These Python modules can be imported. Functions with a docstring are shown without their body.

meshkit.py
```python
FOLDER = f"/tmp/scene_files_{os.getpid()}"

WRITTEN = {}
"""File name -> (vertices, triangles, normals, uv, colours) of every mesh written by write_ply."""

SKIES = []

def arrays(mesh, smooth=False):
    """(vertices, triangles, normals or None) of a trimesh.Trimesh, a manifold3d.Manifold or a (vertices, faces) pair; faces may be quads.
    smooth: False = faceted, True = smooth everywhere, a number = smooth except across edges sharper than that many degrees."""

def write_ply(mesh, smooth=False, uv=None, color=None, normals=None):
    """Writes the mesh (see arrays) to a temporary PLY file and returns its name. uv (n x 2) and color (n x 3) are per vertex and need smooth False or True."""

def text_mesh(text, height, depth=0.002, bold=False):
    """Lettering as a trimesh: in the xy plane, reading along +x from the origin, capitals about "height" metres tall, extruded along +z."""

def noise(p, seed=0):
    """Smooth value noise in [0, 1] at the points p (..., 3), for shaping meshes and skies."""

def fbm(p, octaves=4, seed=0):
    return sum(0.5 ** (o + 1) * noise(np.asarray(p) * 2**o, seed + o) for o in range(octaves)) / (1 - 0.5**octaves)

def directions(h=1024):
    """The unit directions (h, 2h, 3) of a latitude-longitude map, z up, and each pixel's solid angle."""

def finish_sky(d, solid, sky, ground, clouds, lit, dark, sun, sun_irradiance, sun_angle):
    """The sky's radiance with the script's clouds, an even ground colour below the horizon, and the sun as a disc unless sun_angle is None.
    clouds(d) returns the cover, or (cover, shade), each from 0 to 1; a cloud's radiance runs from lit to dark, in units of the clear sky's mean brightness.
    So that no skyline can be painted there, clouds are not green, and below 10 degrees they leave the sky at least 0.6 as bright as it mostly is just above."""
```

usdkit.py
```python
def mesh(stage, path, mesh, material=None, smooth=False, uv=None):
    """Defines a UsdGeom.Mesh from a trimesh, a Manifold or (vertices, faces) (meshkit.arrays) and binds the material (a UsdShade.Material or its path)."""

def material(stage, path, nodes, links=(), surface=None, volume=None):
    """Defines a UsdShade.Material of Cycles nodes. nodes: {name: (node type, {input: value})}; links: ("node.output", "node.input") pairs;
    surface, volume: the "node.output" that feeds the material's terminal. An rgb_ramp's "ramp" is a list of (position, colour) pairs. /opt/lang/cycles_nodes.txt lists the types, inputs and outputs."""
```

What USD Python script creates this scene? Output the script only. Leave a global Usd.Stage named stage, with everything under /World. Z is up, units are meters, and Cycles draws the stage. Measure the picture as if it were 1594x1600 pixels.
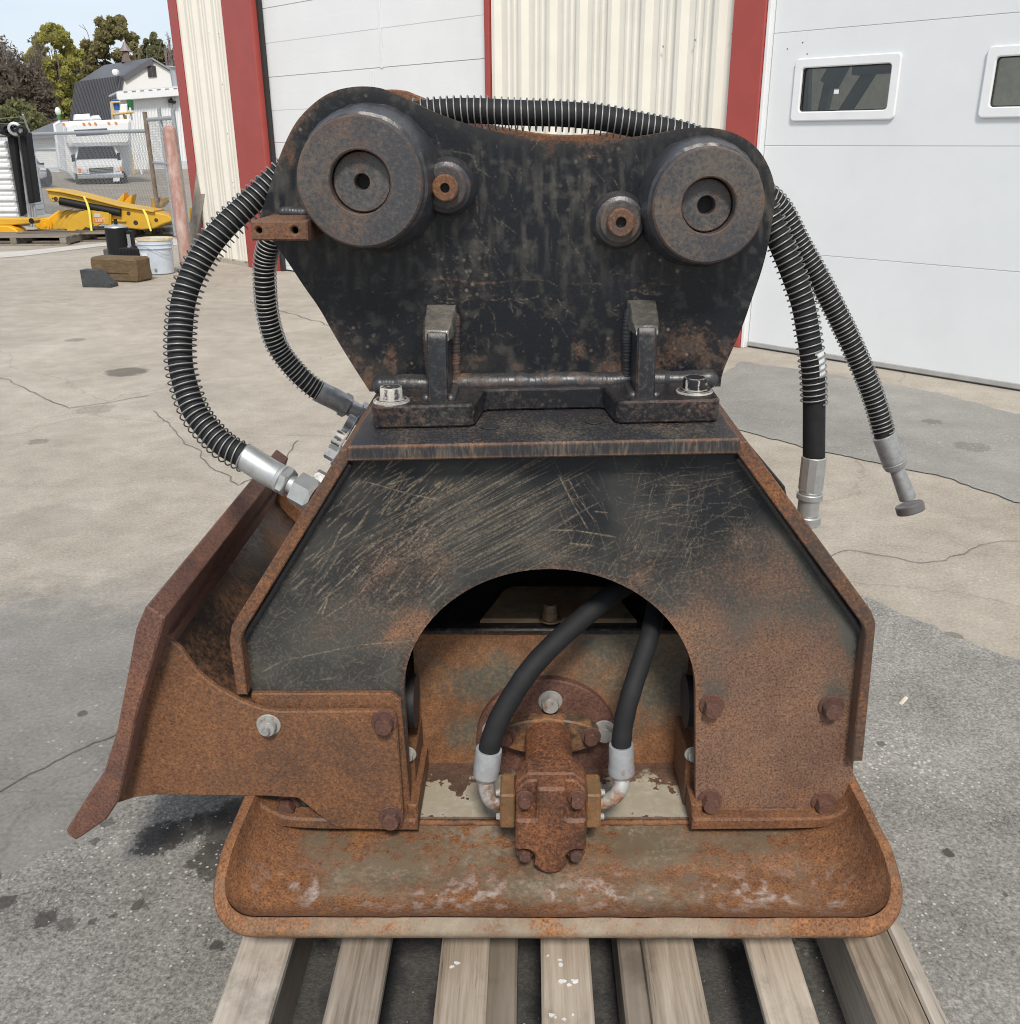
import math
import numpy as np, trimesh, shapely, mapbox_earcut
from shapely.geometry import Polygon, Point, LineString, box as sbox
from scipy.spatial import Delaunay, cKDTree
from scipy.interpolate import CubicSpline
from pxr import Usd, UsdGeom, UsdLux, UsdShade, Sdf, Gf, Vt
import usdkit, meshkit

stage = Usd.Stage.CreateInMemory()
UsdGeom.SetStageUpAxis(stage, UsdGeom.Tokens.z)
UsdGeom.SetStageMetersPerUnit(stage, 1.0)
UsdGeom.Xform.Define(stage, '/World')
rng = np.random.default_rng(7)

# ------------------------------------------------------------------ camera, sky, sun, exposure
CAM_H, PITCH, FOCAL_PX, CX, CY = 1.35, math.atan(575 / 1480), 1480.0, 828.0, 800.0
EXPOSURE = 1.11
cam = UsdGeom.Camera.Define(stage, '/World/camera')
cam.AddTranslateOp().Set(Gf.Vec3d(0, 0, CAM_H))
cam.AddRotateXOp().Set(90 - math.degrees(PITCH))
cam.CreateHorizontalApertureAttr(36.0)
cam.CreateFocalLengthAttr(36.0 * FOCAL_PX / 1594)
cam.CreateHorizontalApertureOffsetAttr(-36.0 * (CX - 797) / 1594)
cam.CreateExposureAttr(EXPOSURE)
cam.CreateClippingRangeAttr(Gf.Vec2f(0.05, 2000))

SUN_EL, SUN_LEFT = math.radians(49), math.radians(-5)      # high behind the photographer
to_sun = np.array([-math.sin(SUN_LEFT) * math.cos(SUN_EL), -math.cos(SUN_LEFT) * math.cos(SUN_EL), math.sin(SUN_EL)])
sun = UsdLux.DistantLight.Define(stage, '/World/sun')
sun.CreateIntensityAttr(0.40)
sun.CreateAngleAttr(10.0)
sun.CreateNormalizeAttr(True)
sun.CreateColorAttr(Gf.Vec3f(1.0, 0.93, 0.83))
sun.AddRotateXYZOp().Set(Gf.Vec3f(90 - math.degrees(SUN_EL), 0, -math.degrees(SUN_LEFT)))
sky_look = usdkit.material(stage, '/World/Looks/sky_air', {
    's': ('sky_texture', {'sky_type': 'single_scattering', 'sun_disc': False, 'sun_elevation': SUN_EL,
                          'sun_rotation': math.atan2(to_sun[0], to_sun[1]), 'aerosol_density': 1.6, 'air_density': 1.0}),
    't': ('texture_coordinate', {}),
    'mp': ('mapping', {'scale': (1.0, 1.0, 3.2)}),
    'n': ('noise_texture', {'scale': 2.2, 'detail': 7.0, 'roughness': 0.55, 'distortion': 0.4}),
    'r': ('map_range', {'range_type': 'smoothstep', 'from_min': 0.40, 'from_max': 0.78, 'to_min': 0.55, 'to_max': 0.85, 'clamp': True}),
    'x': ('mix', {'color2': (6.7, 7.3, 8.1)}),
    'b': ('background_shader', {'strength': 0.061}),
}, [('t.generated', 'mp.vector'), ('mp.vector', 'n.vector'), ('n.fac', 'r.value'), ('r.result', 'x.fac'), ('s.color', 'x.color1'), ('x.color', 'b.color')], surface='b.background')
dome = UsdLux.DomeLight.Define(stage, '/World/sky')
UsdShade.MaterialBindingAPI.Apply(dome.GetPrim()).Bind(sky_look)
dome.GetPrim().SetCustomDataByKey('kind', 'structure')

# ------------------------------------------------------------------ where a sight line meets a plane
_c, _s = math.cos(PITCH), math.sin(PITCH)
def ray(px, py):
    px, py = np.asarray(px, float), np.asarray(py, float)
    x, y = (px - CX) / FOCAL_PX, -(py - CY) / FOCAL_PX
    return np.stack([x, _c + y * _s, -_s + y * _c], -1)
def at(px, py, Y):
    d = ray(px, py)
    return np.array([0, 0, CAM_H]) + d * (Y / d[..., 1])[..., None] if np.ndim(px) else np.array([0, 0, CAM_H]) + d * (Y / d[1])
def gd(px, py, z=0.0):
    d = ray(px, py)
    return np.array([0, 0, CAM_H]) + d * ((z - CAM_H) / d[..., 2])[..., None] if np.ndim(px) else np.array([0, 0, CAM_H]) + d * ((z - CAM_H) / d[2])
def xz(pts, Y):
    p = np.asarray(pts, float)
    return at(p[:, 0], p[:, 1], Y)[:, [0, 2]]

# ------------------------------------------------------------------ scene objects
_names = {}
def numbered(parent, name):
    k = (parent, name)
    n = _names.get(k, 0)
    _names[k] = n + 1
    return name if n == 0 else f'{name}_{n:03d}'
def path_of(p):
    return '/World' if p is None else str(p.GetPath())
def tag(p, label=None, cat=None, group=None, kind=None):
    p = p.GetPrim() if hasattr(p, 'GetPrim') else p
    for k, v in (('label', label), ('category', cat), ('group', group), ('kind', kind)):
        if v:
            p.SetCustomDataByKey(k, v)
    return p
def thing(name, label, cat, loc=(0, 0, 0), rotz=0.0, group=None):
    x = UsdGeom.Xform.Define(stage, '/World/' + numbered('/World', name))
    x.AddTranslateOp().Set(Gf.Vec3d(*map(float, loc)))
    if rotz:
        x.AddRotateZOp().Set(math.degrees(rotz))
    return tag(x, label, cat, group)
def obj(name, mesh, mat, parent=None, smooth=30, loc=None, label=None, attr=None):
    if smooth is False and attr is None and len(mesh.faces if hasattr(mesh, 'faces') else mesh[1]) < 20000:
        smooth = 8
    pp = path_of(parent)
    m = usdkit.mesh(stage, pp + '/' + numbered(pp, name), mesh, mat, smooth=smooth)
    if loc is not None:
        m.AddTranslateOp().Set(Gf.Vec3d(*map(float, loc)))
    if attr is not None:
        UsdGeom.PrimvarsAPI(m).CreatePrimvar('wear', Sdf.ValueTypeNames.Color3fArray, 'vertex').Set(Vt.Vec3fArray.FromNumpy(np.asarray(attr, np.float32)))
    if label:
        tag(m, label)
    return m.GetPrim()
def copy_of(root, loc, rotz, label, group=None):
    was = root.GetCustomData()
    nm = root.GetName().rstrip('0123456789').rstrip('_')
    r = thing(nm, label, was['category'], loc, rotz, group or was.get('group'))
    r.GetReferences().AddInternalReference(root.GetPath())
    r.SetInstanceable(True)
    return r
# ------------------------------------------------------------------ shapes
def cat(*ms):
    return trimesh.util.concatenate([m for m in ms])
def bx(x0, x1, y0, y1, z0, z1, b=0.0):
    if b <= 0:
        m = trimesh.creation.box([x1 - x0, y1 - y0, z1 - z0])
        m.apply_translation([(x0 + x1) / 2, (y0 + y1) / 2, (z0 + z1) / 2])
        return m
    b = min(b, (x1 - x0) / 2.2, (y1 - y0) / 2.2, (z1 - z0) / 2.2)
    P = []
    for sx in (0, 1):
        for sy in (0, 1):
            for sz in (0, 1):
                X, Y, Z = (x0, x1)[sx], (y0, y1)[sy], (z0, z1)[sz]
                ix, iy, iz = X + b * (1 - 2 * sx), Y + b * (1 - 2 * sy), Z + b * (1 - 2 * sz)
                P += [(X, iy, iz), (ix, Y, iz), (ix, iy, Z)]
    return trimesh.convex.convex_hull(np.array(P))
def hull(pts):
    return trimesh.convex.convex_hull(np.asarray(pts, float))
def rounded(poly, r, k=5):
    return poly.buffer(-r, quad_segs=k).buffer(2 * r, quad_segs=k).buffer(-r, quad_segs=k)
def inset_ring(P, b):
    a, c = np.roll(P, 1, 0), np.roll(P, -1, 0)
    d1, d2 = P - a, c - P
    d1 /= np.maximum(np.linalg.norm(d1, axis=1, keepdims=True), 1e-12)
    d2 /= np.maximum(np.linalg.norm(d2, axis=1, keepdims=True), 1e-12)
    n1, n2 = np.stack([-d1[:, 1], d1[:, 0]], 1), np.stack([-d2[:, 1], d2[:, 0]], 1)
    n = n1 + n2
    n /= np.maximum((n * n).sum(1, keepdims=True), 0.3) / 2
    return P + n * b
def rings_of(poly):
    poly = shapely.geometry.polygon.orient(poly.simplify(0.0002), 1.0)
    return [np.array(r.coords)[:-1] for r in (poly.exterior, *poly.interiors)]
def slab(poly, t, b=0.002):
    """Polygon in (u, v) extruded 0..t along w, edges chamfered by b. Columns u, v, w."""
    if poly.geom_type != 'Polygon':
        return cat(*[slab(g, t, b) for g in poly.geoms])
    R = rings_of(poly)
    b = min(b, t / 2.5)
    levels = [(b, 0.0), (0.0, b), (0.0, t - b), (b, t)] if b > 0 else [(0.0, 0.0), (0.0, t)]
    V, F, base, ends, flat = [], [], 0, [], []
    layers = []
    for off, w in levels:
        idx0 = base
        for r in R:
            p = inset_ring(r, off) if off else r
            V.append(np.column_stack([p, np.full(len(p), w)]))
            base += len(p)
        layers.append(idx0)
    n = [len(r) for r in R]
    starts = np.cumsum([0] + n[:-1])
    for l0, l1 in zip(layers[:-1], layers[1:]):
        for s, k in zip(starts, n):
            i = np.arange(k)
            j = (i + 1) % k
            F.append(np.column_stack([l0 + s + i, l0 + s + j, l1 + s + j]))
            F.append(np.column_stack([l0 + s + i, l1 + s + j, l1 + s + i]))
    first = np.vstack([inset_ring(r, levels[0][0]) if levels[0][0] else r for r in R])
    tri = mapbox_earcut.triangulate_float64(np.ascontiguousarray(first), np.cumsum(n).astype(np.uint32)).reshape(-1, 3).astype(int)
    a = first[tri]
    ar = np.cross(a[:, 1] - a[:, 0], a[:, 2] - a[:, 0])
    tri[ar < 0] = tri[ar < 0][:, ::-1]
    F.append(tri[:, ::-1] + layers[0])
    F.append(tri + layers[-1])
    return trimesh.Trimesh(np.vstack(V), np.vstack(F), process=False)
def front(poly, Y, t, b=0.002):
    """A plate facing the camera: polygon in (x, z), front face at y = Y, t thick towards +y."""
    m = slab(poly, t, b)
    v = m.vertices
    return trimesh.Trimesh(np.column_stack([v[:, 0], v[:, 2] + Y, v[:, 1]]), m.faces[:, ::-1], process=False)
def plan(poly, z, t, b=0.002):
    m = slab(poly, t, b)
    m.apply_translation([0, 0, z])
    return m
def frontpx(pts, Y, t, b=0.002, r=0.0):
    p = Polygon(xz(pts, Y)).buffer(0)
    return front(rounded(p, r) if r else p, Y, t, b)
def look_at(z):
    z = np.asarray(z, float) / np.linalg.norm(z)
    up = np.array([0, 0, 1.0]) if abs(z[2]) < 0.95 else np.array([1.0, 0, 0])
    x = np.cross(up, z); x /= np.linalg.norm(x)
    M = np.eye(4)
    M[:3, 0], M[:3, 1], M[:3, 2] = x, np.cross(z, x), z
    return M
def lathe(profile, pos, axis=(0, -1, 0), n=48):
    """profile: (radius, height) pairs along axis from pos."""
    m = trimesh.creation.revolve(np.asarray(profile, float), sections=n)
    if m.volume < 0:
        m.invert()
    m.apply_transform(look_at(axis))
    m.apply_translation(pos)
    return m
def spline(pts, step):
    p = np.asarray(pts, float)
    d = np.r_[0, np.cumsum(np.linalg.norm(np.diff(p, axis=0), axis=1))]
    cs = CubicSpline(d, p)
    fine = cs(np.linspace(0, d[-1], 800))
    L = np.r_[0, np.cumsum(np.linalg.norm(np.diff(fine, axis=0), axis=1))]
    n = max(int(L[-1] / step), 2)
    s = np.linspace(0, L[-1], n + 1)
    return np.stack([np.interp(s, L, fine[:, k]) for k in range(3)], 1)
def frames(p):
    t = np.gradient(p, axis=0)
    t /= np.linalg.norm(t, axis=1, keepdims=True)
    n = np.zeros_like(p)
    a = np.array([0, 0, 1.0]) if abs(t[0, 2]) < 0.9 else np.array([1.0, 0, 0])
    v = np.cross(t[0], a)
    for i in range(len(p)):
        v = v - t[i] * (v @ t[i])
        v /= np.linalg.norm(v)
        n[i] = v
    return t, n, np.cross(t, n)
def tube(p, r, k=12, caps=True):
    p = np.asarray(p, float)
    t, n, b = frames(p)
    r = np.broadcast_to(np.asarray(r, float), (len(p),))
    a = np.arange(k) * 2 * math.pi / k
    V = p[:, None] + r[:, None, None] * (np.cos(a)[None, :, None] * n[:, None] + np.sin(a)[None, :, None] * b[:, None])
    i, j = np.meshgrid(np.arange(len(p) - 1), np.arange(k), indexing='ij')
    A, B = (i * k + j).ravel(), (i * k + (j + 1) % k).ravel()
    F = np.vstack([np.column_stack([A, B, B + k]), np.column_stack([A, B + k, A + k])])
    V = V.reshape(-1, 3)
    if caps:
        V = np.vstack([V, p[0], p[-1]])
        c0, c1, e = len(V) - 2, len(V) - 1, (len(p) - 1) * k
        jj = np.arange(k)
        F = np.vstack([F, np.column_stack([np.full(k, c0), (jj + 1) % k, jj]), np.column_stack([np.full(k, c1), e + jj, e + (jj + 1) % k])])
    return trimesh.Trimesh(V, F, process=False)
def coil(path, R, pitch, r, seg=18, k=6, jitter=0.0, seed=0):
    g = np.random.default_rng(seed)
    d = np.r_[0, np.cumsum(np.linalg.norm(np.diff(path, axis=0), axis=1))]
    n = int(d[-1] / pitch * seg)
    u = np.linspace(0, d[-1], n)
    turns = u / pitch
    if jitter:
        q = np.arange(0, turns[-1] + 4, 2.0)
        turns = turns + np.interp(turns, q, g.normal(0, jitter, len(q)))
    t, nn, b = frames(path)
    P = np.stack([np.interp(u, d, path[:, c]) for c in range(3)], 1)
    N = np.stack([np.interp(u, d, nn[:, c]) for c in range(3)], 1)
    B = np.stack([np.interp(u, d, b[:, c]) for c in range(3)], 1)
    a = turns * 2 * math.pi
    return tube(P + R * (np.cos(a)[:, None] * N + np.sin(a)[:, None] * B), r, k)
def hexhead(pos, axis, r, h, washer=True, rot=None, g=rng):
    """Bolt head: hexagon with chamfered crown over a round washer."""
    a = (rot if rot is not None else g.uniform(0, 1)) + np.arange(6) * math.pi / 3
    c = np.column_stack([np.cos(a), np.sin(a)])
    b = np.arange(18) * 2 * math.pi / 18
    cc = np.column_stack([np.cos(b), np.sin(b)])
    h0 = 0.0
    parts = []
    if washer:
        wt = h * 0.22
        m = trimesh.creation.revolve(np.array([(0, 0), (r * 1.32, 0), (r * 1.36, wt * .5), (r * 1.28, wt), (0, wt)]), sections=24)
        if m.volume < 0:
            m.invert()
        parts.append(m)
        h0 = wt
    P = np.vstack([np.column_stack([c * r, np.full(6, h0)]), np.column_stack([c * r, np.full(6, h0 + h * .82)]), np.column_stack([cc * r * .84, np.full(18, h0 + h)])])
    parts.append(hull(P))
    m = cat(*parts)
    m.apply_transform(look_at(axis))
    m.apply_translation(pos)
    return m
def fill(poly, h, jit=0.25, seed=1):
    """Fine triangulation of a polygon: boundary resampled, grid inside. Returns points and triangles."""
    pts = []
    for r in (poly.exterior, *poly.interiors):
        L = r.length
        pts.append(np.array([r.interpolate(t).coords[0] for t in np.arange(0, L, h)]))
        pts.append(np.array(r.coords)[:-1])
    x0, y0, x1, y1 = poly.bounds
    gx, gy = np.meshgrid(np.arange(x0, x1, h), np.arange(y0, y1, h))
    g = np.column_stack([gx.ravel(), gy.ravel()])
    g = g + np.random.default_rng(seed).uniform(-jit, jit, g.shape) * h
    core = poly.buffer(-0.55 * h)
    g = g[shapely.contains_xy(core, g[:, 0], g[:, 1])]
    p = np.vstack(pts + [g])
    p = np.unique(np.round(p / (h * 0.02)).astype(np.int64), axis=0) * (h * 0.02)
    tri = Delaunay(p).simplices
    c = p[tri].mean(1)
    tri = tri[shapely.contains_xy(poly.buffer(h * 0.01), c[:, 0], c[:, 1])]
    return p, tri
def grid_sheet(f, nu, nv):
    u, v = np.meshgrid(np.linspace(0, 1, nu), np.linspace(0, 1, nv), indexing='ij')
    V = f(u.ravel(), v.ravel())
    i, j = np.meshgrid(np.arange(nu - 1), np.arange(nv - 1), indexing='ij')
    a = (i * nv + j).ravel()
    F = np.vstack([np.column_stack([a, a + nv, a + nv + 1]), np.column_stack([a, a + nv + 1, a + 1])])
    return trimesh.Trimesh(V, F, process=False)

def weld_tube(pts, r, seed=0, amp=.10, k=12):
    """A welded seam: overlapping ripples with a slightly wandering line."""
    p = np.asarray(pts, float)
    d = np.r_[0, np.cumsum(np.linalg.norm(np.diff(p, axis=0), axis=1))]
    n = max(int(d[-1] / .0016), 4)
    u = np.linspace(0, d[-1], n)
    q = np.stack([np.interp(u, d, p[:, c]) for c in range(3)], 1)
    w = meshkit.fbm(np.column_stack([u * 40, np.zeros(n), np.zeros(n)]), 3, seed + 3)
    ph = (u / .0055 + w * 1.2) % 1.0
    rr = r * (1 + amp * (ph - .5) + .28 * (w - .5))
    end = np.clip(np.minimum(u, d[-1] - u) / (r * .9), 0, 1)
    rr = rr * np.sqrt(np.clip(1 - (1 - end) ** 2, .02, 1))
    q = q + (np.stack([meshkit.fbm(np.column_stack([u * 25, np.full(n, c * 5.0), np.zeros(n)]), 2, seed + c) for c in range(3)], 1) - .5) * r * .25
    return tube(q, rr, k)
# ------------------------------------------------------------------ materials
def M(name, nodes, links, surface='p.BSDF'):
    return usdkit.material(stage, '/World/Looks/' + name, nodes, links, surface=surface)
def plain(name, col, rough=0.5, metal=0.0, var=0.15, scale=8.0, bump=0.0, bscale=60.0, **kw):
    """One colour with soft uneven tone."""
    c = np.asarray(col)
    n = {'g': ('geometry', {}), 'n': ('noise_texture', {'scale': scale, 'detail': 6.0, 'roughness': 0.65}),
         'r': ('rgb_ramp', {'ramp': [(0.3, tuple(c * (1 - var))), (0.7, tuple(np.minimum(c * (1 + var), 0.95)))]}),
         'p': ('principled_bsdf', {'roughness': rough, 'metallic': metal, **kw})}
    l = [('g.position', 'n.vector'), ('n.fac', 'r.fac'), ('r.color', 'p.base_color')]
    if bump:
        n['n2'] = ('noise_texture', {'scale': bscale, 'detail': 5.0})
        n['b'] = ('bump', {'strength': bump, 'distance': 0.002})
        l += [('g.position', 'n2.vector'), ('n2.fac', 'b.height'), ('b.normal', 'p.normal')]
    return M(name, n, l)

RUST = [(0.16, (.05, .020, .010)), (0.34, (.130, .057, .026)), (0.5, (.215, .104, .048)), (0.62, (.295, .145, .065)), (0.75, (.38, .20, .085)), (0.9, (.45, .30, .16))]
RUST_DARK = [(0.2, (.025, .014, .011)), (0.4, (.075, .042, .031)), (0.54, (.125, .075, .052)), (0.68, (.19, .118, .075)), (0.86, (.31, .21, .13))]
RUST_PURPLE = [(0.16, (.06, .030, .022)), (0.36, (.135, .076, .052)), (0.5, (.215, .127, .087)), (0.64, (.28, .172, .115)), (0.84, (.38, .26, .17))]
RUST_BLADE = [(0.18, (.04, .018, .014)), (0.38, (.095, .044, .033)), (0.52, (.145, .070, .051)), (0.66, (.19, .097, .062)), (0.86, (.31, .17, .09))]
RUST_TAN = [(0.2, (.03, .018, .012)), (0.36, (.105, .065, .04)), (0.5, (.19, .13, .085)), (0.62, (.27, .2, .13)), (0.75, (.36, .27, .17)), (0.9, (.5, .44, .35))]

def steel(name, paint=(.013, .015, .019), dusty=(.06, .058, .052), rust=RUST, cover=0.0, seed=0.0, s1=5.0, s2=48.0, edge=0.0, attr=False, spots=0.0,
          dust=0.0, rough_p=0.38, rough_r=0.82, bump=0.35, spec=0.5, soft=0.09, grain=0.6, rscale=24.0, tan=(.33, .265, .19), bevel_r=0.005, stretch=(1, 1, 1), orange=0.0):
    n, l = {}, []
    n['g'] = ('geometry', {})
    n['m'] = ('mapping', {'location': (seed * 3.1, seed * 1.7, seed * 2.3), 'scale': stretch})
    l.append(('g.position', 'm.vector'))
    for k, sc, de, ro in (('n1', s1, 5.0, .55), ('n2', s2, 9.0, .72), ('n3', rscale, 10.0, .74), ('n4', 260.0, 4.0, .65), ('n5', 7.0, 6.0, .6)):
        n[k] = ('noise_texture', {'scale': sc, 'detail': de, 'roughness': ro})
        l.append(('m.vector', k + '.vector'))
    n['s'] = ('math', {'math_type': 'add'})
    l += [('n1.fac', 's.value1'), ('n2.fac', 's.value2')]
    n['s2'] = ('math', {'math_type': 'multiply_add', 'value2': 0.5, 'value3': cover})
    l.append(('s.value', 's2.value1'))
    last = 's2.value'
    if edge:
        n['bv'] = ('bevel', {'radius': bevel_r, 'samples': 4})
        n['dt'] = ('vector_math', {'math_type': 'dot_product'})
        n['e'] = ('math', {'math_type': 'multiply_add', 'value2': -edge, 'value3': edge})
        n['ea'] = ('math', {'math_type': 'add'})
        l += [('bv.bevel', 'dt.vector1'), ('g.true_normal', 'dt.vector2'), ('dt.value', 'e.value1'), ('e.value', 'ea.value1'), (last, 'ea.value2')]
        last = 'ea.value'
    if attr:
        n['at'] = ('attribute', {'attribute': 'wear'})
        n['sep'] = ('separate_color', {'color_type': 'rgb'})
        n['ra'] = ('math', {'math_type': 'multiply_add', 'value2': 0.5})
        l += [('at.color', 'sep.color'), ('sep.g', 'ra.value1'), (last, 'ra.value3')]
        last = 'ra.value'
    n['mk'] = ('map_range', {'range_type': 'smoothstep', 'from_min': 0.565 - soft, 'from_max': 0.565 + soft, 'clamp': True})
    l.append((last, 'mk.value'))
    # rust colour
    n['gr'] = ('math', {'math_type': 'multiply_add', 'value2': grain, 'value3': -grain / 2})
    n['rf'] = ('math', {'math_type': 'add'})
    n['rr'] = ('rgb_ramp', {'ramp': rust})
    n['n3s'] = ('math', {'math_type': 'multiply_add', 'value2': 0.75, 'value3': 0.125})
    n['dcol'] = ('rgb_ramp', {'ramp': [(0.3, (.66, .60, .60)), (0.5, (.90, .87, .86)), (0.68, (1.12, 1.04, .92))]})
    n['rx'] = ('mix', {'mix_type': 'multiply', 'fac': 1.0})
    if orange:
        n['n6'] = ('noise_texture', {'scale': 11.0, 'detail': 9.0, 'roughness': .72})
        n['om'] = ('map_range', {'range_type': 'smoothstep', 'from_min': .53, 'from_max': .66, 'to_min': 0.0, 'to_max': orange, 'clamp': True})
        n['of'] = ('map_range', {'from_min': .40, 'from_max': .60, 'to_min': .25, 'to_max': 1.0, 'clamp': True})
        n['oo'] = ('math', {'math_type': 'multiply'})
        n['oc'] = ('mix', {'color2': (.33, .145, .05)})
        n['pm'] = ('map_range', {'from_min': .36, 'from_max': .46, 'to_min': .74, 'to_max': 1.0, 'clamp': True})
        n['pu'] = ('mix', {'mix_type': 'multiply', 'fac': 1.0})
        l += [('m.vector', 'n6.vector'), ('n6.fac', 'om.value'), ('n4.fac', 'of.value'), ('om.result', 'oo.value1'), ('of.result', 'oo.value2'), ('oo.value', 'oc.fac'), ('rx.color', 'oc.color1'),
              ('n4.fac', 'pm.value'), ('oc.color', 'pu.color1'), ('pm.result', 'pu.color2')]
    l += [('n4.fac', 'gr.value1'), ('n3.fac', 'n3s.value1'), ('n3s.value', 'rf.value1'), ('gr.value', 'rf.value2'), ('rf.value', 'rr.fac'), ('n5.fac', 'dcol.fac'), ('rr.color', 'rx.color1'), ('dcol.color', 'rx.color2')]
    # paint colour
    n['df'] = ('map_range', {'range_type': 'smoothstep', 'from_min': 0.74 - dust, 'from_max': 1.0 - dust, 'clamp': True})
    n['dm'] = ('math', {'math_type': 'multiply_add', 'value2': 0.7, 'value3': 0.0})
    n['d2'] = ('math', {'math_type': 'multiply_add', 'value2': 0.5})
    l += [('n2.fac', 'dm.value1'), ('n5.fac', 'd2.value1'), ('dm.value', 'd2.value3'), ('d2.value', 'df.value')]
    dlast = 'df.result'
    if attr:
        n['da'] = ('math', {'math_type': 'add', 'use_clamp': True})
        l += [('sep.b', 'da.value1'), (dlast, 'da.value2')]
        dlast = 'da.value'
    n['pc'] = ('mix', {'color1': paint, 'color2': dusty})
    l.append((dlast, 'pc.fac'))
    pcol = 'pc.color'
    if spots:
        n['vo'] = ('voronoi_texture', {'scale': 55.0})
        n['vs'] = ('map_range', {'from_min': 0.10, 'from_max': 0.22, 'to_min': spots, 'to_max': 0.0, 'clamp': True})
        n['vm'] = ('math', {'math_type': 'multiply'})
        n['vk'] = ('map_range', {'from_min': 0.5, 'from_max': 0.62, 'clamp': True})
        n['sc'] = ('mix', {'color2': (.15, .135, .11)})
        l += [('m.vector', 'vo.vector'), ('vo.distance', 'vs.value'), ('n1.fac', 'vk.value'), ('vs.result', 'vm.value1'), ('vk.result', 'vm.value2'), ('vm.value', 'sc.fac'), (pcol, 'sc.color1')]
        pcol = 'sc.color'
    n['c'] = ('mix', {})
    l += [('mk.result', 'c.fac'), (pcol, 'c.color1'), ('pu.color' if orange else 'rx.color', 'c.color2')]
    col = 'c.color'
    if attr:
        n['tn'] = ('mix', {'color2': tan})
        n['tb'] = ('map_range', {'from_min': .40, 'from_max': .58, 'to_min': .25, 'to_max': 1.0, 'clamp': True})
        n['tm'] = ('math', {'math_type': 'multiply'})
        l += [('n2.fac', 'tb.value'), ('tb.result', 'tm.value1'), ('sep.r', 'tm.value2'), ('tm.value', 'tn.fac'), (col, 'tn.color1')]
        col = 'tn.color'
    n['ro'] = ('map_range', {'from_min': 0.0, 'from_max': 1.0, 'to_min': rough_p, 'to_max': rough_r, 'clamp': True})
    n['rj'] = ('math', {'math_type': 'multiply_add', 'value2': 0.3, 'value3': -0.15})
    n['ros'] = ('math', {'math_type': 'add', 'use_clamp': True})
    l += [('mk.result', 'ro.value'), ('n2.fac', 'rj.value1'), ('rj.value', 'ros.value1'), ('ro.result', 'ros.value2')]
    n['h'] = ('math', {'math_type': 'multiply_add', 'value2': 0.35})
    n['h2'] = ('math', {'math_type': 'multiply_add', 'value2': 0.4})
    n['b'] = ('bump', {'strength': bump, 'distance': 0.0016})
    l += [('mk.result', 'h.value1'), ('n2.fac', 'h.value3'), ('n4.fac', 'h2.value1'), ('h.value', 'h2.value3'), ('h2.value', 'b.height')]
    n['p'] = ('principled_bsdf', {'specular_ior_level': spec})
    l += [(col, 'p.base_color'), ('ros.value', 'p.roughness'), ('b.normal', 'p.normal')]
    return M(name, n, l)

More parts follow.
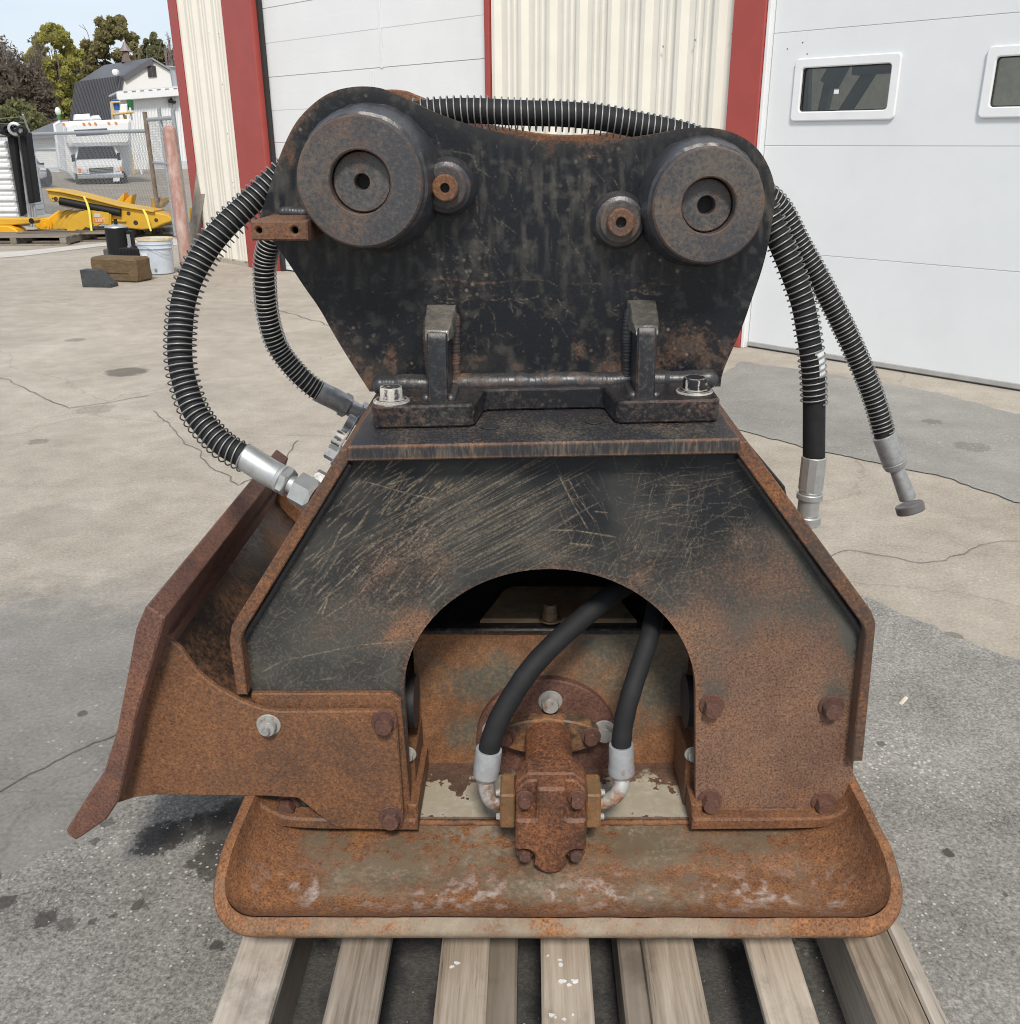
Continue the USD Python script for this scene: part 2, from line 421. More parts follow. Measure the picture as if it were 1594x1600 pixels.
def ground_look(name, ramp, scale, fine, stains=(), fleck=0.0, bump=0.5, crack=0.0, big=0.35, fleck_col=(.6, .58, .54), grains=0.5, fleck_scale=38.0):
    n = {'g': ('geometry', {}), 'a': ('noise_texture', {'scale': big, 'detail': 8.0, 'roughness': .62, 'distortion': .5}),
         'b': ('noise_texture', {'scale': scale, 'detail': 10.0, 'roughness': .68}),
         'c': ('noise_texture', {'scale': fine, 'detail': 5.0, 'roughness': .75}),
         's1': ('math', {'math_type': 'multiply_add', 'value2': .35}), 's2': ('math', {'math_type': 'multiply_add', 'value2': .30}), 's3': ('math', {'math_type': 'multiply_add', 'value2': grains, 'value3': 0.35 - grains / 2}),
         'r': ('rgb_ramp', {'ramp': ramp})}
    l = [('g.position', 'a.vector'), ('g.position', 'b.vector'), ('g.position', 'c.vector'), ('c.fac', 's3.value1'), ('b.fac', 's2.value1'), ('s3.value', 's2.value3'), ('a.fac', 's1.value1'), ('s2.value', 's1.value3'), ('s1.value', 'r.fac')]
    n['s3'][1]['value3'] = 0.5 - (.35 + .30 + grains) * .5
    col = 'r.color'
    n['w'] = ('noise_texture', {'scale': 14.0, 'detail': 8.0, 'roughness': .7})
    n['w2'] = ('noise_texture', {'scale': 52.0, 'detail': 6.0, 'roughness': .7})
    l += [('g.position', 'w.vector'), ('g.position', 'w2.vector')]
    for i, (x, y, rad, amt, ragged, tint, *mul) in enumerate(stains):
        k = f'q{i}'
        n[k + 'd'] = ('vector_math', {'math_type': 'distance', 'vector2': (x, y, 0.0)})
        n[k + 'm'] = ('math', {'math_type': 'multiply_add', 'value2': ragged})
        n[k + 'r'] = ('map_range', {'range_type': 'smoothstep', 'from_min': rad * .85 + ragged * .5, 'from_max': rad * 1.12 + ragged * .5, 'to_min': amt, 'to_max': 0.0, 'clamp': True})
        n[k + 'x'] = ('mix', {'color2': tint, 'mix_type': 'multiply' if mul else 'mix'})
        l += [('g.position', k + 'd.vector1'), (('w2.fac' if rad < .07 else 'w.fac'), k + 'm.value1'), (k + 'd.value', k + 'm.value3'), (k + 'm.value', k + 'r.value'), (k + 'r.result', k + 'x.fac'), (col, k + 'x.color1')]
        col = k + 'x.color'
    if fleck:
        n['v'] = ('voronoi_texture', {'scale': fleck_scale})
        n['vn'] = ('noise_texture', {'scale': 1.7, 'detail': 4.0})
        n['vt'] = ('map_range', {'from_min': .45, 'from_max': .7, 'to_min': 0.04, 'to_max': 0.24, 'clamp': True})
        n['vl'] = ('math', {'math_type': 'less_than'})
        n['vc'] = ('math', {'math_type': 'multiply', 'value2': fleck})
        n['vx'] = ('mix', {'color2': fleck_col})
        l += [('g.position', 'v.vector'), ('g.position', 'vn.vector'), ('vn.fac', 'vt.value'), ('v.distance', 'vl.value1'), ('vt.result', 'vl.value2'), ('vl.value', 'vc.value1'), ('vc.value', 'vx.fac'), (col, 'vx.color1')]
        col = 'vx.color'
    if crack:
        n['cn'] = ('noise_texture', {'scale': 1.3, 'detail': 6.0, 'roughness': .6})
        n['cs'] = ('vector_math', {'math_type': 'scale', 'scale': .55})
        n['ca'] = ('vector_math', {'math_type': 'add'})
        n['cv'] = ('voronoi_texture', {'scale': .42, 'feature': 'distance_to_edge'})
        n['cr'] = ('map_range', {'from_min': 0.0, 'from_max': 0.0035, 'to_min': crack, 'to_max': 0.0, 'clamp': True})
        n['cx'] = ('mix', {'color2': (.1, .088, .07)})
        l += [('g.position', 'cn.vector'), ('cn.color', 'cs.vector1'), ('cs.vector', 'ca.vector1'), ('g.position', 'ca.vector2'), ('ca.vector', 'cv.vector'), ('cv.distance', 'cr.value'), ('cr.result', 'cx.fac'), (col, 'cx.color1')]
        col = 'cx.color'
    n['bp'] = ('bump', {'strength': bump, 'distance': 0.004})
    n['hb'] = ('math', {'math_type': 'multiply_add', 'value2': 0.6})
    n['p'] = ('principled_bsdf', {'roughness': .88, 'specular_ior_level': .25})
    l += [('b.fac', 'hb.value1'), ('c.fac', 'hb.value3'), ('hb.value', 'bp.height'), ('bp.normal', 'p.normal'), (col, 'p.base_color')]
    return M(name, n, l)

def wood_look(name, ramp, seed=0.0, axis=1, dirty=0.5, island=0.2):
    sc = [38.0, 38.0, 38.0]
    sc[axis] = 1.6
    n = {'g': ('geometry', {}), 'm': ('mapping', {'location': (seed, seed * .7, seed * .3), 'scale': tuple(sc)}),
         'n': ('noise_texture', {'scale': 1.0, 'detail': 8.0, 'roughness': .68, 'distortion': .6}), 'm2': ('mapping', {'scale': tuple(np.array(sc) * 3.2)}),
         'n2': ('noise_texture', {'scale': 1.0, 'detail': 5.0, 'roughness': .7}), 'd': ('noise_texture', {'scale': 9.0, 'detail': 8.0, 'roughness': .66}),
         'a': ('math', {'math_type': 'multiply_add', 'value2': .5}), 'b': ('math', {'math_type': 'multiply_add', 'value2': .28, 'value3': .14}), 'i': ('math', {'math_type': 'multiply_add', 'value2': island, 'value3': -island / 2}), 'ia': ('math', {'math_type': 'add'}),
         'r': ('rgb_ramp', {'ramp': ramp}), 'dr': ('map_range', {'range_type': 'smoothstep', 'from_min': .5, 'from_max': .72, 'to_min': 0.0, 'to_max': dirty, 'clamp': True}), 'x': ('mix', {'color2': (.075, .062, .05)}),
         'ck': ('map_range', {'from_min': .27, 'from_max': .36, 'to_min': .3, 'to_max': 1.0, 'clamp': True}), 'cm': ('mix', {'mix_type': 'multiply', 'fac': 1.0}),
         'bp': ('bump', {'strength': .6, 'distance': .002}), 'p': ('principled_bsdf', {'roughness': .82, 'specular_ior_level': .3}), 'o': ('object_info', {})}
    l = [('g.position', 'm.vector'), ('g.position', 'm2.vector'), ('m.vector', 'n.vector'), ('m2.vector', 'n2.vector'), ('g.position', 'd.vector'), ('n2.fac', 'b.value1'), ('b.value', 'a.value3'), ('n.fac', 'a.value1'),
         ('o.random', 'i.value1'), ('a.value', 'ia.value1'), ('i.value', 'ia.value2'), ('ia.value', 'r.fac'), ('d.fac', 'dr.value'), ('dr.result', 'x.fac'), ('r.color', 'x.color1'), ('n2.fac', 'ck.value'), ('x.color', 'cm.color1'), ('ck.result', 'cm.color2'), ('cm.color', 'p.base_color'), ('n.fac', 'bp.height'), ('bp.normal', 'p.normal')]
    return M(name, n, l)

def glass_look(name, tint=(.8, .85, .85), dark=0.15):
    return M(name, {'f': ('fresnel', {'IOR': 1.5}), 't': ('transparent_bsdf', {'color': tint}), 'g': ('glossy_bsdf', {'color': (.9, .93, .95), 'roughness': .03}), 'x': ('mix_closure', {})},
             [('f.fac', 'x.fac'), ('t.BSDF', 'x.closure1'), ('g.BSDF', 'x.closure2')], surface='x.closure')
def zinc_look(name, col=(.52, .53, .52), rough=.34, dull=.25):
    c = np.asarray(col)
    return M(name, {'g': ('geometry', {}), 'n': ('noise_texture', {'scale': 60.0, 'detail': 8.0, 'roughness': .7}), 'm': ('mapping', {'scale': (3.0, 3.0, 3.0)}), 'r': ('rgb_ramp', {'ramp': [(.3, tuple(c * (1 - dull))), (.55, tuple(c)), (.75, tuple(np.minimum(c * 1.25, .9)))]}),
                    'k': ('map_range', {'from_min': .3, 'from_max': .7, 'to_min': rough + .2, 'to_max': rough - .06, 'clamp': True}), 'b': ('bump', {'strength': .12, 'distance': .001}), 'p': ('principled_bsdf', {'metallic': .78})},
             [('g.position', 'n.vector'), ('n.fac', 'r.fac'), ('r.color', 'p.base_color'), ('n.fac', 'k.value'), ('k.result', 'p.roughness'), ('n.fac', 'b.height'), ('b.normal', 'p.normal')])
# ------------------------------------------------------------------ ground
DARK = (.05, .045, .04)
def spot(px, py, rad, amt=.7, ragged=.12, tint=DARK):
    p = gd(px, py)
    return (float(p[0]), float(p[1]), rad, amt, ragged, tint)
stains_far = [spot(198, 581, .13, .65, .14), spot(118, 531, .07, .45, .1), spot(60, 690, .05, .4, .1), spot(150, 640, .1, .25, .2), spot(1490, 995, .03, .5, .04),
              spot(30, 530, .25, .2, .4, (.2, .18, .15)), spot(300, 620, .3, .22, .5, (.2, .185, .16)), spot(60, 820, .2, .25, .3, (.18, .165, .145)), spot(1450, 640, .2, .2, .3, (.1, .095, .09))]
stains_near = [spot(250, 1312, .05, .8, .12), spot(285, 1300, .045, .75, .12), spot(330, 1285, .04, .7, .12), spot(345, 1345, .06, .8, .14), spot(395, 1290, .1, .8, .12), spot(72, 1438, .022, .8, .05), spot(105, 1448, .02, .6, .05), spot(146, 1442, .01, .75, .025),
               spot(218, 1415, .014, .75, .035), spot(178, 1433, .008, .7, .02), spot(8, 1412, .02, .8, .05), spot(150, 1316, .012, .6, .03), spot(170, 1287, .016, .6, .04), spot(128, 1115, .014, .7, .035), spot(152, 1162, .014, .6, .03), spot(340, 1480, .014, .8, .03), spot(1480, 1335, .013, .85, .03), spot(1378, 1165, .012, .6, .03), spot(1475, 1148, .05, .15, .1), spot(1570, 1400, .006, .7, .015),
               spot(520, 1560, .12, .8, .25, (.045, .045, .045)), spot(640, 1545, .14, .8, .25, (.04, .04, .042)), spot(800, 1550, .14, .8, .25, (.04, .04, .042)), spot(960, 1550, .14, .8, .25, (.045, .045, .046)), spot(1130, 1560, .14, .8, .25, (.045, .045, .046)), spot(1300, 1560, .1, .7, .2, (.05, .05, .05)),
               spot(1210, 1000, .25, .15, .3)]
worn = [(-1.55, 1.0, 1.75, .9, .7, (.62, .66, .72), 1), (-.9, 2.2, .9, .4, .7, (.72, .75, .8), 1)]
concrete = ground_look('pale_concrete', [(.32, (.165, .143, .117)), (.44, (.295, .263, .217)), (.54, (.382, .344, .29)), (.65, (.49, .45, .382))], 6.0, 95.0, worn + stains_far + stains_near[:14], fleck=.3, bump=.45, crack=.3, big=.5, grains=.5)
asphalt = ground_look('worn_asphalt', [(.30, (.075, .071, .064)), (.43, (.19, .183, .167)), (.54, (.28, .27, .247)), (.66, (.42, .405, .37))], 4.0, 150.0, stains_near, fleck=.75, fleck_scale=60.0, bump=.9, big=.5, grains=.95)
asphalt_dark = ground_look('smooth_asphalt', [(.28, (.09, .087, .083)), (.43, (.20, .194, .178)), (.55, (.27, .262, .24)), (.67, (.37, .36, .33))], 3.0, 110.0, [spot(1455, 660, .05, .4, .1), spot(1290, 735, .04, .5, .08), spot(1520, 700, .08, .3, .15)], fleck=.35, bump=.5, big=.6, grains=.5)
pale_slab = ground_look('bright_concrete', [(.28, (.34, .32, .28)), (.5, (.50, .475, .43)), (.72, (.62, .6, .55))], 3.0, 60.0, (), bump=.2)
yard = ground_look('gravel_yard_look', [(.28, (.17, .145, .115)), (.5, (.27, .235, .19)), (.72, (.38, .34, .29))], 1.5, 14.0, (), bump=.3)

def sheet(name, poly, z, mat, label=None):
    tri_v, tri = [], None
    R = rings_of(poly)
    v = np.vstack(R)
    t = mapbox_earcut.triangulate_float64(np.ascontiguousarray(v), np.cumsum([len(r) for r in R]).astype(np.uint32)).reshape(-1, 3).astype(int)
    a = v[t]
    neg = np.cross(a[:, 1] - a[:, 0], a[:, 2] - a[:, 0]) < 0
    t[neg] = t[neg][:, ::-1]
    o = obj(name, (np.column_stack([v, np.full(len(v), z)]), t), mat, smooth=False)
    return tag(o, label, None, None, 'structure')
def ragged(pts, amp, seed, step=.03):
    P = np.asarray(pts, float)
    L = LineString(np.vstack([P, P[:1]]))
    s = np.arange(0, L.length, step)
    q = np.array([L.interpolate(t).coords[0] for t in s])
    n = np.column_stack([meshkit.fbm(np.column_stack([q * 1.6, np.full(len(q), seed + k)]), 6, seed + k) - .5 for k in (0, 7)])
    n2 = np.column_stack([meshkit.fbm(np.column_stack([q * 16, np.full(len(q), seed + k)]), 4, seed + k) - .5 for k in (3, 9)])
    return Polygon(q + n * amp + n2 * .05).buffer(0)
sheet('ground', sbox(-600, -300, 600, 900), 0.0, concrete)
g = lambda pts: [tuple(gd(x, y)[:2]) for x, y in pts]
far = [(5.5, 2.0), (5.5, -3.0), (-6, -3.0)]
near_poly = ragged(g([(-60, 1420), (60, 1350), (200, 1270), (320, 1190), (420, 1060), (600, 930), (1000, 880), (1250, 905), (1365, 938), (1400, 945), (1470, 968), (1540, 1003), (1594, 1022)]) + [(2.6, 1.9)] + far, .26, 3, .012)
patch = ragged(g([(1010, 600), (1128, 583), (1172, 566), (1240, 578), (1400, 604), (1594, 643)]) + [(4.8, 4.2), (5.5, 2.4)] + g([(1594, 785), (1500, 752), (1420, 735), (1300, 705), (1240, 690), (1180, 676), (1080, 650)]), .2, 11, .012)
biggest = lambda p: max(p.geoms, key=lambda q: q.area) if p.geom_type != 'Polygon' else p
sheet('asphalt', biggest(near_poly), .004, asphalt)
sheet('asphalt_patch', biggest(patch), .005, asphalt_dark)
sheet('pavement', Polygon(g([(-80, 398), (40, 392), (150, 381), (250, 372), (330, 362)]) + g([(330, 385), (250, 379), (150, 393), (40, 404), (-80, 412)][0:0]) + g([(330, 392), (235, 378), (150, 386), (40, 400), (-80, 410)])).buffer(0), .004, pale_slab)
sheet('gravel_yard', Polygon([(-60, 23), (-8.6, 20.5), (-6.0, 17.2), (-4.8, 15.5), (2, 19), (8, 60), (-60, 75)]), .004, yard)

crack_dark = ground_look('crack_fill', [(.3, (.10, .09, .075)), (.6, (.19, .172, .145))], 8.0, 80.0)
def crack(pts, w, seed, z):
    P = np.array([gd(x, y)[:2] for x, y in pts])
    L = LineString(P)
    s_ = np.arange(0, L.length, .025)
    q = np.array([L.interpolate(t).coords[0] for t in s_])
    n_ = np.column_stack([meshkit.fbm(np.column_stack([q * 5, np.full(len(q), seed + k)]), 5, seed + k) - .5 for k in (0, 7)])
    q = q + n_ * .12
    wv = w * (.25 + 1.3 * meshkit.fbm(np.column_stack([q * 9, np.full(len(q), seed)]), 4, seed + 11))
    t_ = np.gradient(q, axis=0); t_ /= np.linalg.norm(t_, axis=1, keepdims=True)
    nn = np.column_stack([-t_[:, 1], t_[:, 0]])
    V = np.vstack([q + nn * wv[:, None], q - nn * wv[:, None]])
    k = np.arange(len(q) - 1); m_ = len(q)
    F = np.vstack([np.column_stack([k, k + m_, k + m_ + 1]), np.column_stack([k, k + m_ + 1, k + 1])])
    tag(obj('pavement_crack', (np.column_stack([V, np.full(len(V), z)]), F), crack_dark, smooth=True), kind='structure')
crack([(-40, 1250), (160, 1165), (330, 1095), (420, 1060)], .0028, 1, .0035)
crack([(-30, 1345), (50, 1440), (110, 1620)], .0024, 2, .0035)
crack([(395, 470), (480, 500), (560, 520)], .004, 3, .0035)
crack([(240, 640), (330, 730), (380, 760), (470, 690)], .0025, 4, .0035)
crack([(1240, 900), (1330, 860), (1430, 880), (1594, 840)], .002, 5, .0035)
crack([(0, 590), (110, 640), (230, 620)], .003, 6, .0035)

# ------------------------------------------------------------------ metal building
A0, A1 = gd(402, 418)[:2], gd(1594, 613)[:2]
WU = (A1 - A0) / np.linalg.norm(A1 - A0)
WN = np.array([WU[1], -WU[0]])                     # towards the yard
if WN @ (-A0) < 0:
    WN = -WN
W0 = A0
W_ROT = math.atan2(WU[1], WU[0])
def wl(px, py, into=0.0):
    """(s, z) on the wall plane, shifted 'into' metres into the building."""
    d = ray(px, py)
    o = W0 - WN * into
    t = (o @ WN) / (d[:2] @ WN)
    p = np.array([0, 0, CAM_H]) + d * t
    return float((p[:2] - W0) @ WU), float(p[2])
panel_white = plain('wall_panel_paint', (.68, .66, .59), .45, var=.05, scale=3.0)
trim_red = plain('trim_red_paint', (.32, .055, .045), .45, var=.08, scale=4.0)
trim_white = plain('trim_white_paint', (.70, .715, .73), .4, var=.04)
door_white = plain('door_paint', (.66, .685, .70), .48, var=.03, scale=2.5, bump=.06, bscale=300.0)
door_old = plain('old_door_paint', (.73, .745, .75), .45, var=.03, scale=2.0)
concrete_block = plain('curb_concrete', (.38, .35, .3), .9, var=.2, scale=14.0, bump=.3)
interior_dark = plain('interior_wall', (.7, .69, .64), .8)
rubber_black = plain('rubber', (.014, .0145, .016), .55, var=.25, scale=40.0, bump=.12, bscale=220.0)
steel_grey = plain('galvanised', (.40, .42, .43), .45, metal=.6, var=.2, scale=30.0)
pane_glass = glass_look('window_glass', (.85, .88, .86))
black_gap = plain('seal_black', (.02, .02, .02), .7)

bld = thing('metal_building', 'long white ribbed metal building with red trim and overhead doors', 'building', (W0[0], W0[1], 0), W_ROT)
HT = 5.2
def corr(s0, s1, z0, z1, y=0.0, period=.305):
    pr = [(0, 0), (.04, -.042), (.075, -.042), (.115, 0), (.17, 0), (.178, -.012), (.198, -.012), (.206, 0), (.238, 0), (.246, -.012), (.266, -.012), (.274, 0)]
    pts, k = [], 0
    while k * period < s1 - s0 + period:
        pts += [(s0 + k * period + a * period / .305, b) for a, b in pr]
        k += 1
    pts = np.array([p for p in pts if s0 <= p[0] <= s1])
    n = len(pts)
    V = np.vstack([np.column_stack([pts[:, 0], pts[:, 1] + y, np.full(n, z0)]), np.column_stack([pts[:, 0], pts[:, 1] + y, np.full(n, z1)])])
    i = np.arange(n - 1)
    return trimesh.Trimesh(V, np.vstack([np.column_stack([i, i + 1, i + 1 + n]), np.column_stack([i, i + 1 + n, i + n])]), process=False)
sC0, sC1 = wl(295, 230)[0], wl(307, 230)[0]
sR0, sR1 = wl(374, 230)[0], wl(418, 230)[0]
sD0, sD1 = sR1 + .02, wl(764, 100)[0]
sP1 = wl(1146, 100)[0]
sQ1 = wl(1196, 100)[0]
sE0 = wl(1203, 100)[0]
sEnd = sE0 + 4.6
obj('wall_panel', corr(sC1 - .02, sR0 + .02, .06, HT), panel_white, bld, smooth=False)
obj('wall_panel', corr(sD1 + .04, sP1 + .03, .06, HT), panel_white, bld, smooth=False)
obj('corner_trim', bx(sC0, sC1, -.05, .1, 0, HT, .006), trim_red, bld)
obj('door_trim', bx(sR0, sR1, -.045, .12, 0, HT, .006), trim_red, bld)
obj('door_trim', bx(sD1 - .012, sD1 + .045, -.04, .12, 0, HT, .004), trim_red, bld)
obj('door_trim', bx(sP1, sQ1, -.045, .12, 0, HT, .006), trim_red, bld)
obj('door_jamb', bx(sQ1 + .002, sE0 - .004, -.03, .1, 0, HT, .004), trim_white, bld)
obj('door_seal', bx(sR1 + .002, sD0 + .03, .02, .06, 0, HT), black_gap, bld)
obj('foundation', bx(sC0 + .02, sR0 + .02, -.03, .3, -.2, .06, .01), concrete_block, bld)
obj('foundation', bx(sD1 + .045, sP1, -.03, .3, -.2, .06, .01), concrete_block, bld)
for px, py in ((1041, 73), (1091, 63), (1148, 53), (331, 52), (346, 53), (352, 132), (360, 209), (368, 285)):
    s, z = wl(px, py)
    obj('screw', lathe([(0, .006), (.007, .005), (.008, 0), (0, 0)], (s, -.032, z), (0, -1, 0), 8), steel_grey, bld)
shell = cat(bx(sC0 + .05, sEnd + 6, .3, 3.5, HT, HT + .1), bx(sC0 + .05, sEnd + 6, 8.5, 12, HT, HT + .1), bx(sC0 + .05, sE0 - 2.5, 3.5, 8.5, HT, HT + .1), bx(sC0 + .05, sE0 - 1.5, 12, 12.1, 0, HT), bx(sE0 + 5.5, sEnd + 6, 12, 12.1, 0, HT), bx(sE0 - 1.5, sE0 + 5.5, 12, 12.1, 4.3, HT), bx(sC0 + .05, sC0 + .1, .12, 12, 0, HT), bx(sEnd + 5.9, sEnd + 6, .12, 12, 0, HT))
obj('inner_shell', shell, interior_dark, bld, smooth=False)
obj('lintel', bx(sEnd, sEnd + 6, 0, .1, 0, HT), panel_white, bld)

def section(s0, s1, z0, z1, holes=(), y=.03, t=.045):
    p = sbox(s0, z0, s1, z1)
    for h in holes:
        p = p.difference(h)
    m = slab(p, t, .0015)
    v = m.vertices
    return trimesh.Trimesh(np.column_stack([v[:, 0], v[:, 2] + y, v[:, 1]]), m.faces[:, ::-1], process=False)
# left overhead door: older sectional door with faint pressed lines
d1 = UsdGeom.Xform.Define(stage, str(bld.GetPath()) + '/' + numbered(str(bld.GetPath()), 'garage_door')).GetPrim()
tag(d1, 'overhead door of wide pressed sections behind the machine')
YD = .07
zj = [wl(413, y, YD)[1] for y in (223, 121, 13)]
ph = (zj[2] - zj[0]) / 2
z_edges = [zj[0] + ph * k for k in range(-5, 6)]
z_edges = [z for z in z_edges if .05 < z < HT]
z_edges = [.015] + z_edges + [HT]
for z0, z1 in zip(z_edges[:-1], z_edges[1:]):
    prof, n = [], max(int(round((z1 - z0) / (ph / 4))), 1)
    ms = []
    for k in range(n):
        a, b = z0 + (z1 - z0) * k / n, z0 + (z1 - z0) * (k + 1) / n
        ms.append(bx(sD0 + .012, sD1 - .014, YD + (.002 if k % 2 else 0), YD + .04, a + (.002 if k == 0 else 0.0003), b - (.002 if k == n - 1 else 0.0003), .0012))
    obj('door_section', cat(*ms), door_old, d1)
for px in (594, 720):
    s = wl(px, 50, YD)[0]
    if px == 594:
        zt = wl(598, 106, YD)[1]
        obj('stile', bx(s - .022, s + .022, YD - .006, YD - .001, zt, HT, .002), trim_white, d1)
    s2 = wl(583, 130, YD)[0]
obj('stile', bx(s2 - .022, s2 + .022, YD - .006, YD - .001, zj[0], wl(583, 110, YD)[1], .002), trim_white, d1)
# right overhead door: flat insulated sections with windows
d2 = UsdGeom.Xform.Define(stage, str(bld.GetPath()) + '/' + numbered(str(bld.GetPath()), 'garage_door')).GetPrim()
tag(d2, 'flat pale grey overhead door with small framed windows')
zr = [wl(1290, y)[1] for y in (400, 227, 44.5)]
hh = (zr[2] - zr[0]) / 2
edges = [.03] + [zr[0] + hh * k for k in range(-2, 8) if .1 < zr[0] + hh * k < HT] + [HT]
def round_rect(s0, z0, s1, z1, r):
    return sbox(s0 + r, z0 + r, s1 - r, z1 - r).buffer(r, quad_segs=5)
wo = [wl(1242, 92), wl(1409, 81), wl(1397, 187), wl(1235, 189)]
W1 = ((wo[0][0] + wo[3][0]) / 2, (wo[2][1] + wo[3][1]) / 2, (wo[1][0] + wo[2][0]) / 2, (wo[0][1] + wo[1][1]) / 2)
pitch = (wl(1543, 72)[0] + wl(1528, 182)[0]) / 2 - W1[0]
wins = [(W1[0] + pitch * k, W1[1], W1[2] + pitch * k, W1[3]) for k in range(3)]
for z0, z1 in zip(edges[:-1], edges[1:]):
    hs = [round_rect(a + .03, b + .03, c - .03, d - .03, .03) for a, b, c, d in wins if z0 < b < z1]
    obj('door_section', section(sE0, sEnd, z0 + .0012, z1 - .0012, hs, .02), door_white, d2)
obj('joint_seal', cat(*[bx(sE0, sEnd, .026, .05, z - .01, z + .01) for z in edges[1:-1]]), plain('joint_grey', (.26, .27, .28), .6), d2, smooth=False)
obj('bottom_seal', cat(bx(sE0, sEnd, .012, .06, .012, .045, .004)), plain('seal_grey', (.33, .33, .32), .6), d2)
for a, b, c, d in wins:
    ring = round_rect(a, b, c, d, .028).difference(round_rect(a + .055, b + .055, c - .055, d - .055, .02))
    m = slab(ring, .022, .006); v = m.vertices
    fr = obj('window_frame', trimesh.Trimesh(np.column_stack([v[:, 0], v[:, 2] + .0, v[:, 1]]), m.faces[:, ::-1], process=False), trim_white, d2)
    obj('pane', bx(a + .05, c - .05, .028, .032, b + .05, d - .05), pane_glass, d2, smooth=False)
    ring2 = round_rect(a + .052, b + .052, c - .052, d - .052, .02).difference(round_rect(a + .062, b + .062, c - .062, d - .062, .018))
    m = slab(ring2, .008, .002); v = m.vertices
    obj('gasket', trimesh.Trimesh(np.column_stack([v[:, 0], v[:, 2] + .018, v[:, 1]]), m.faces[:, ::-1], process=False), black_gap, d2)
s, z = wl(1304, 143)
obj('sticker', bx(s - .016, s + .016, .024, .0265, z - .012, z + .012), trim_white, d2, smooth=False)
for px, py in ((1228, 76), (1252, 66), (1259, 84), (1240, 105)):
    s, z = wl(px, py)
    obj('dent', lathe([(0, .002), (.003, .0015), (.0045, 0), (0, 0)], (s, .0195, z), (0, -1, 0), 8), black_gap, d2)
# a loader stands inside, seen dimly through the window
def inw(s, y, z):
    p = W0 + WU * s - WN * y
    return np.array([p[0], p[1], z])
boom_mat = plain('machine_paint', (.03, .03, .032), .5)
ml = thing('parked_loader', 'dark loader arms seen dimly through the door window', 'loader', inw(W1[0], 2.5, 0), W_ROT)
def bar(a, b, w):
    a, b = np.array(a, float), np.array(b, float)
    m = trimesh.creation.box([w, w, np.linalg.norm(b - a)])
    m.apply_transform(look_at(b - a)); m.apply_translation((a + b) / 2)
    return m
def lw_(px, py, y=2.0):
    s_, z_ = wl(px, py, y)
    return (s_ - W1[0], y - 2.5, z_)
obj('body', bx(-1.6, 1.4, .1, 3.0, .35, 1.2, .08), boom_mat, ml)
obj('lift_arm', bar(lw_(1284, 185), lw_(1297, 128), .07), boom_mat, ml)
obj('lift_arm', bar(lw_(1296, 132), lw_(1322, 85), .12), boom_mat, ml)
obj('lift_arm', bar(lw_(1318, 178), lw_(1360, 112), .08), boom_mat, ml)
obj('boom', bar(lw_(1338, 104), lw_(1410, 98), .13), boom_mat, ml)
obj('cylinder', bar(lw_(1260, 185), lw_(1262, 95), .06), boom_mat, ml)
for k in (-1.1, .9):
    obj('wheel', lathe([(0, .4), (.35, .4), (.5, .34), (.55, .2), (.5, .05), (.35, 0), (0, 0)], (k, .1, .55), (0, -1, 0), 24), rubber_black, ml)
# ------------------------------------------------------------------ plate compactor on the pallet
PAL_Z = .145
st_frame = steel('black_paint_worn', cover=-.075, attr=True, spots=.12, dust=.02, s1=5.0, s2=190, seed=1, rust=[(a, tuple(np.array(c) * .86)) for a, c in RUST_PURPLE], paint=(.0115, .0138, .017), dusty=(.078, .077, .068), rough_p=.5, spec=.32, soft=.12, rscale=130, orange=.3, grain=.6)
st_black = steel('black_paint', paint=(.010, .011, .014), cover=-.05, edge=.7, spots=.6, dust=.17, s2=110, spec=.4, seed=2, rust=RUST_DARK, rough_p=.36)
st_bracket = steel('bracket_paint', paint=(.0075, .009, .0125), dusty=(.07, .067, .06), cover=-.065, attr=True, spots=1.0, dust=.06, s2=110, spec=.3, seed=3, rust=RUST_DARK, rough_p=.34, s1=6.0)
st_ring = steel('ring_worn_steel', paint=(.035, .038, .045), dusty=(.10, .085, .07), rust=RUST_DARK, cover=-.03, edge=1.4, dust=.24, seed=4, s1=16, s2=140, soft=.13, rough_p=.42, bevel_r=.008)
st_pin = steel('pin_steel', paint=(.035, .038, .044), dusty=(.1, .095, .088), cover=-.03, edge=1.5, dust=.26, seed=5, s1=26, s2=130, rust=RUST_DARK, rough_p=.32, bevel_r=.006, soft=.1)
st_edge = steel('rusty_edge', paint=(.05, .042, .038), cover=.09, seed=6, rust=[(a, tuple(np.array(c) * (.74, .68, .66))) for a, c in RUST], s2=150, rscale=150, orange=.6, soft=.12, grain=.8)
st_rust = steel('rust_brown', paint=(.06, .045, .036), cover=.16, seed=7, rust=[(a, tuple(np.array(c) * (.84, .80, .78))) for a, c in RUST], s2=170, rscale=150, orange=.5, grain=.58, bump=.5, soft=.14)
st_purple = steel('rust_purple', paint=(.04, .035, .035), cover=.2, seed=8, rust=RUST_BLADE, s2=150, rscale=140, orange=.35, grain=.7, soft=.14, rough_r=.72)
st_motor = steel('rust_motor', paint=(.055, .032, .026), cover=.12, seed=9, rust=[(a, tuple(np.array(c) * (.86, .74, .74))) for a, c in RUST], s1=14, s2=130, rscale=130, orange=.25, grain=.55, soft=.14, rough_r=.7, bump=.4)
st_dish = steel('dish_rust', paint=(.135, .102, .064), dusty=(.31, .265, .20), cover=.062, attr=True, seed=10, rust=[(a, tuple(np.array(c) * (.92, .88, .86))) for a, c in RUST], s1=11.0, s2=95.0, dust=.22, rscale=90, orange=.7, grain=.9, soft=.12, tan=(.44, .41, .38), rough_p=.75, rough_r=.88, bump=.6)
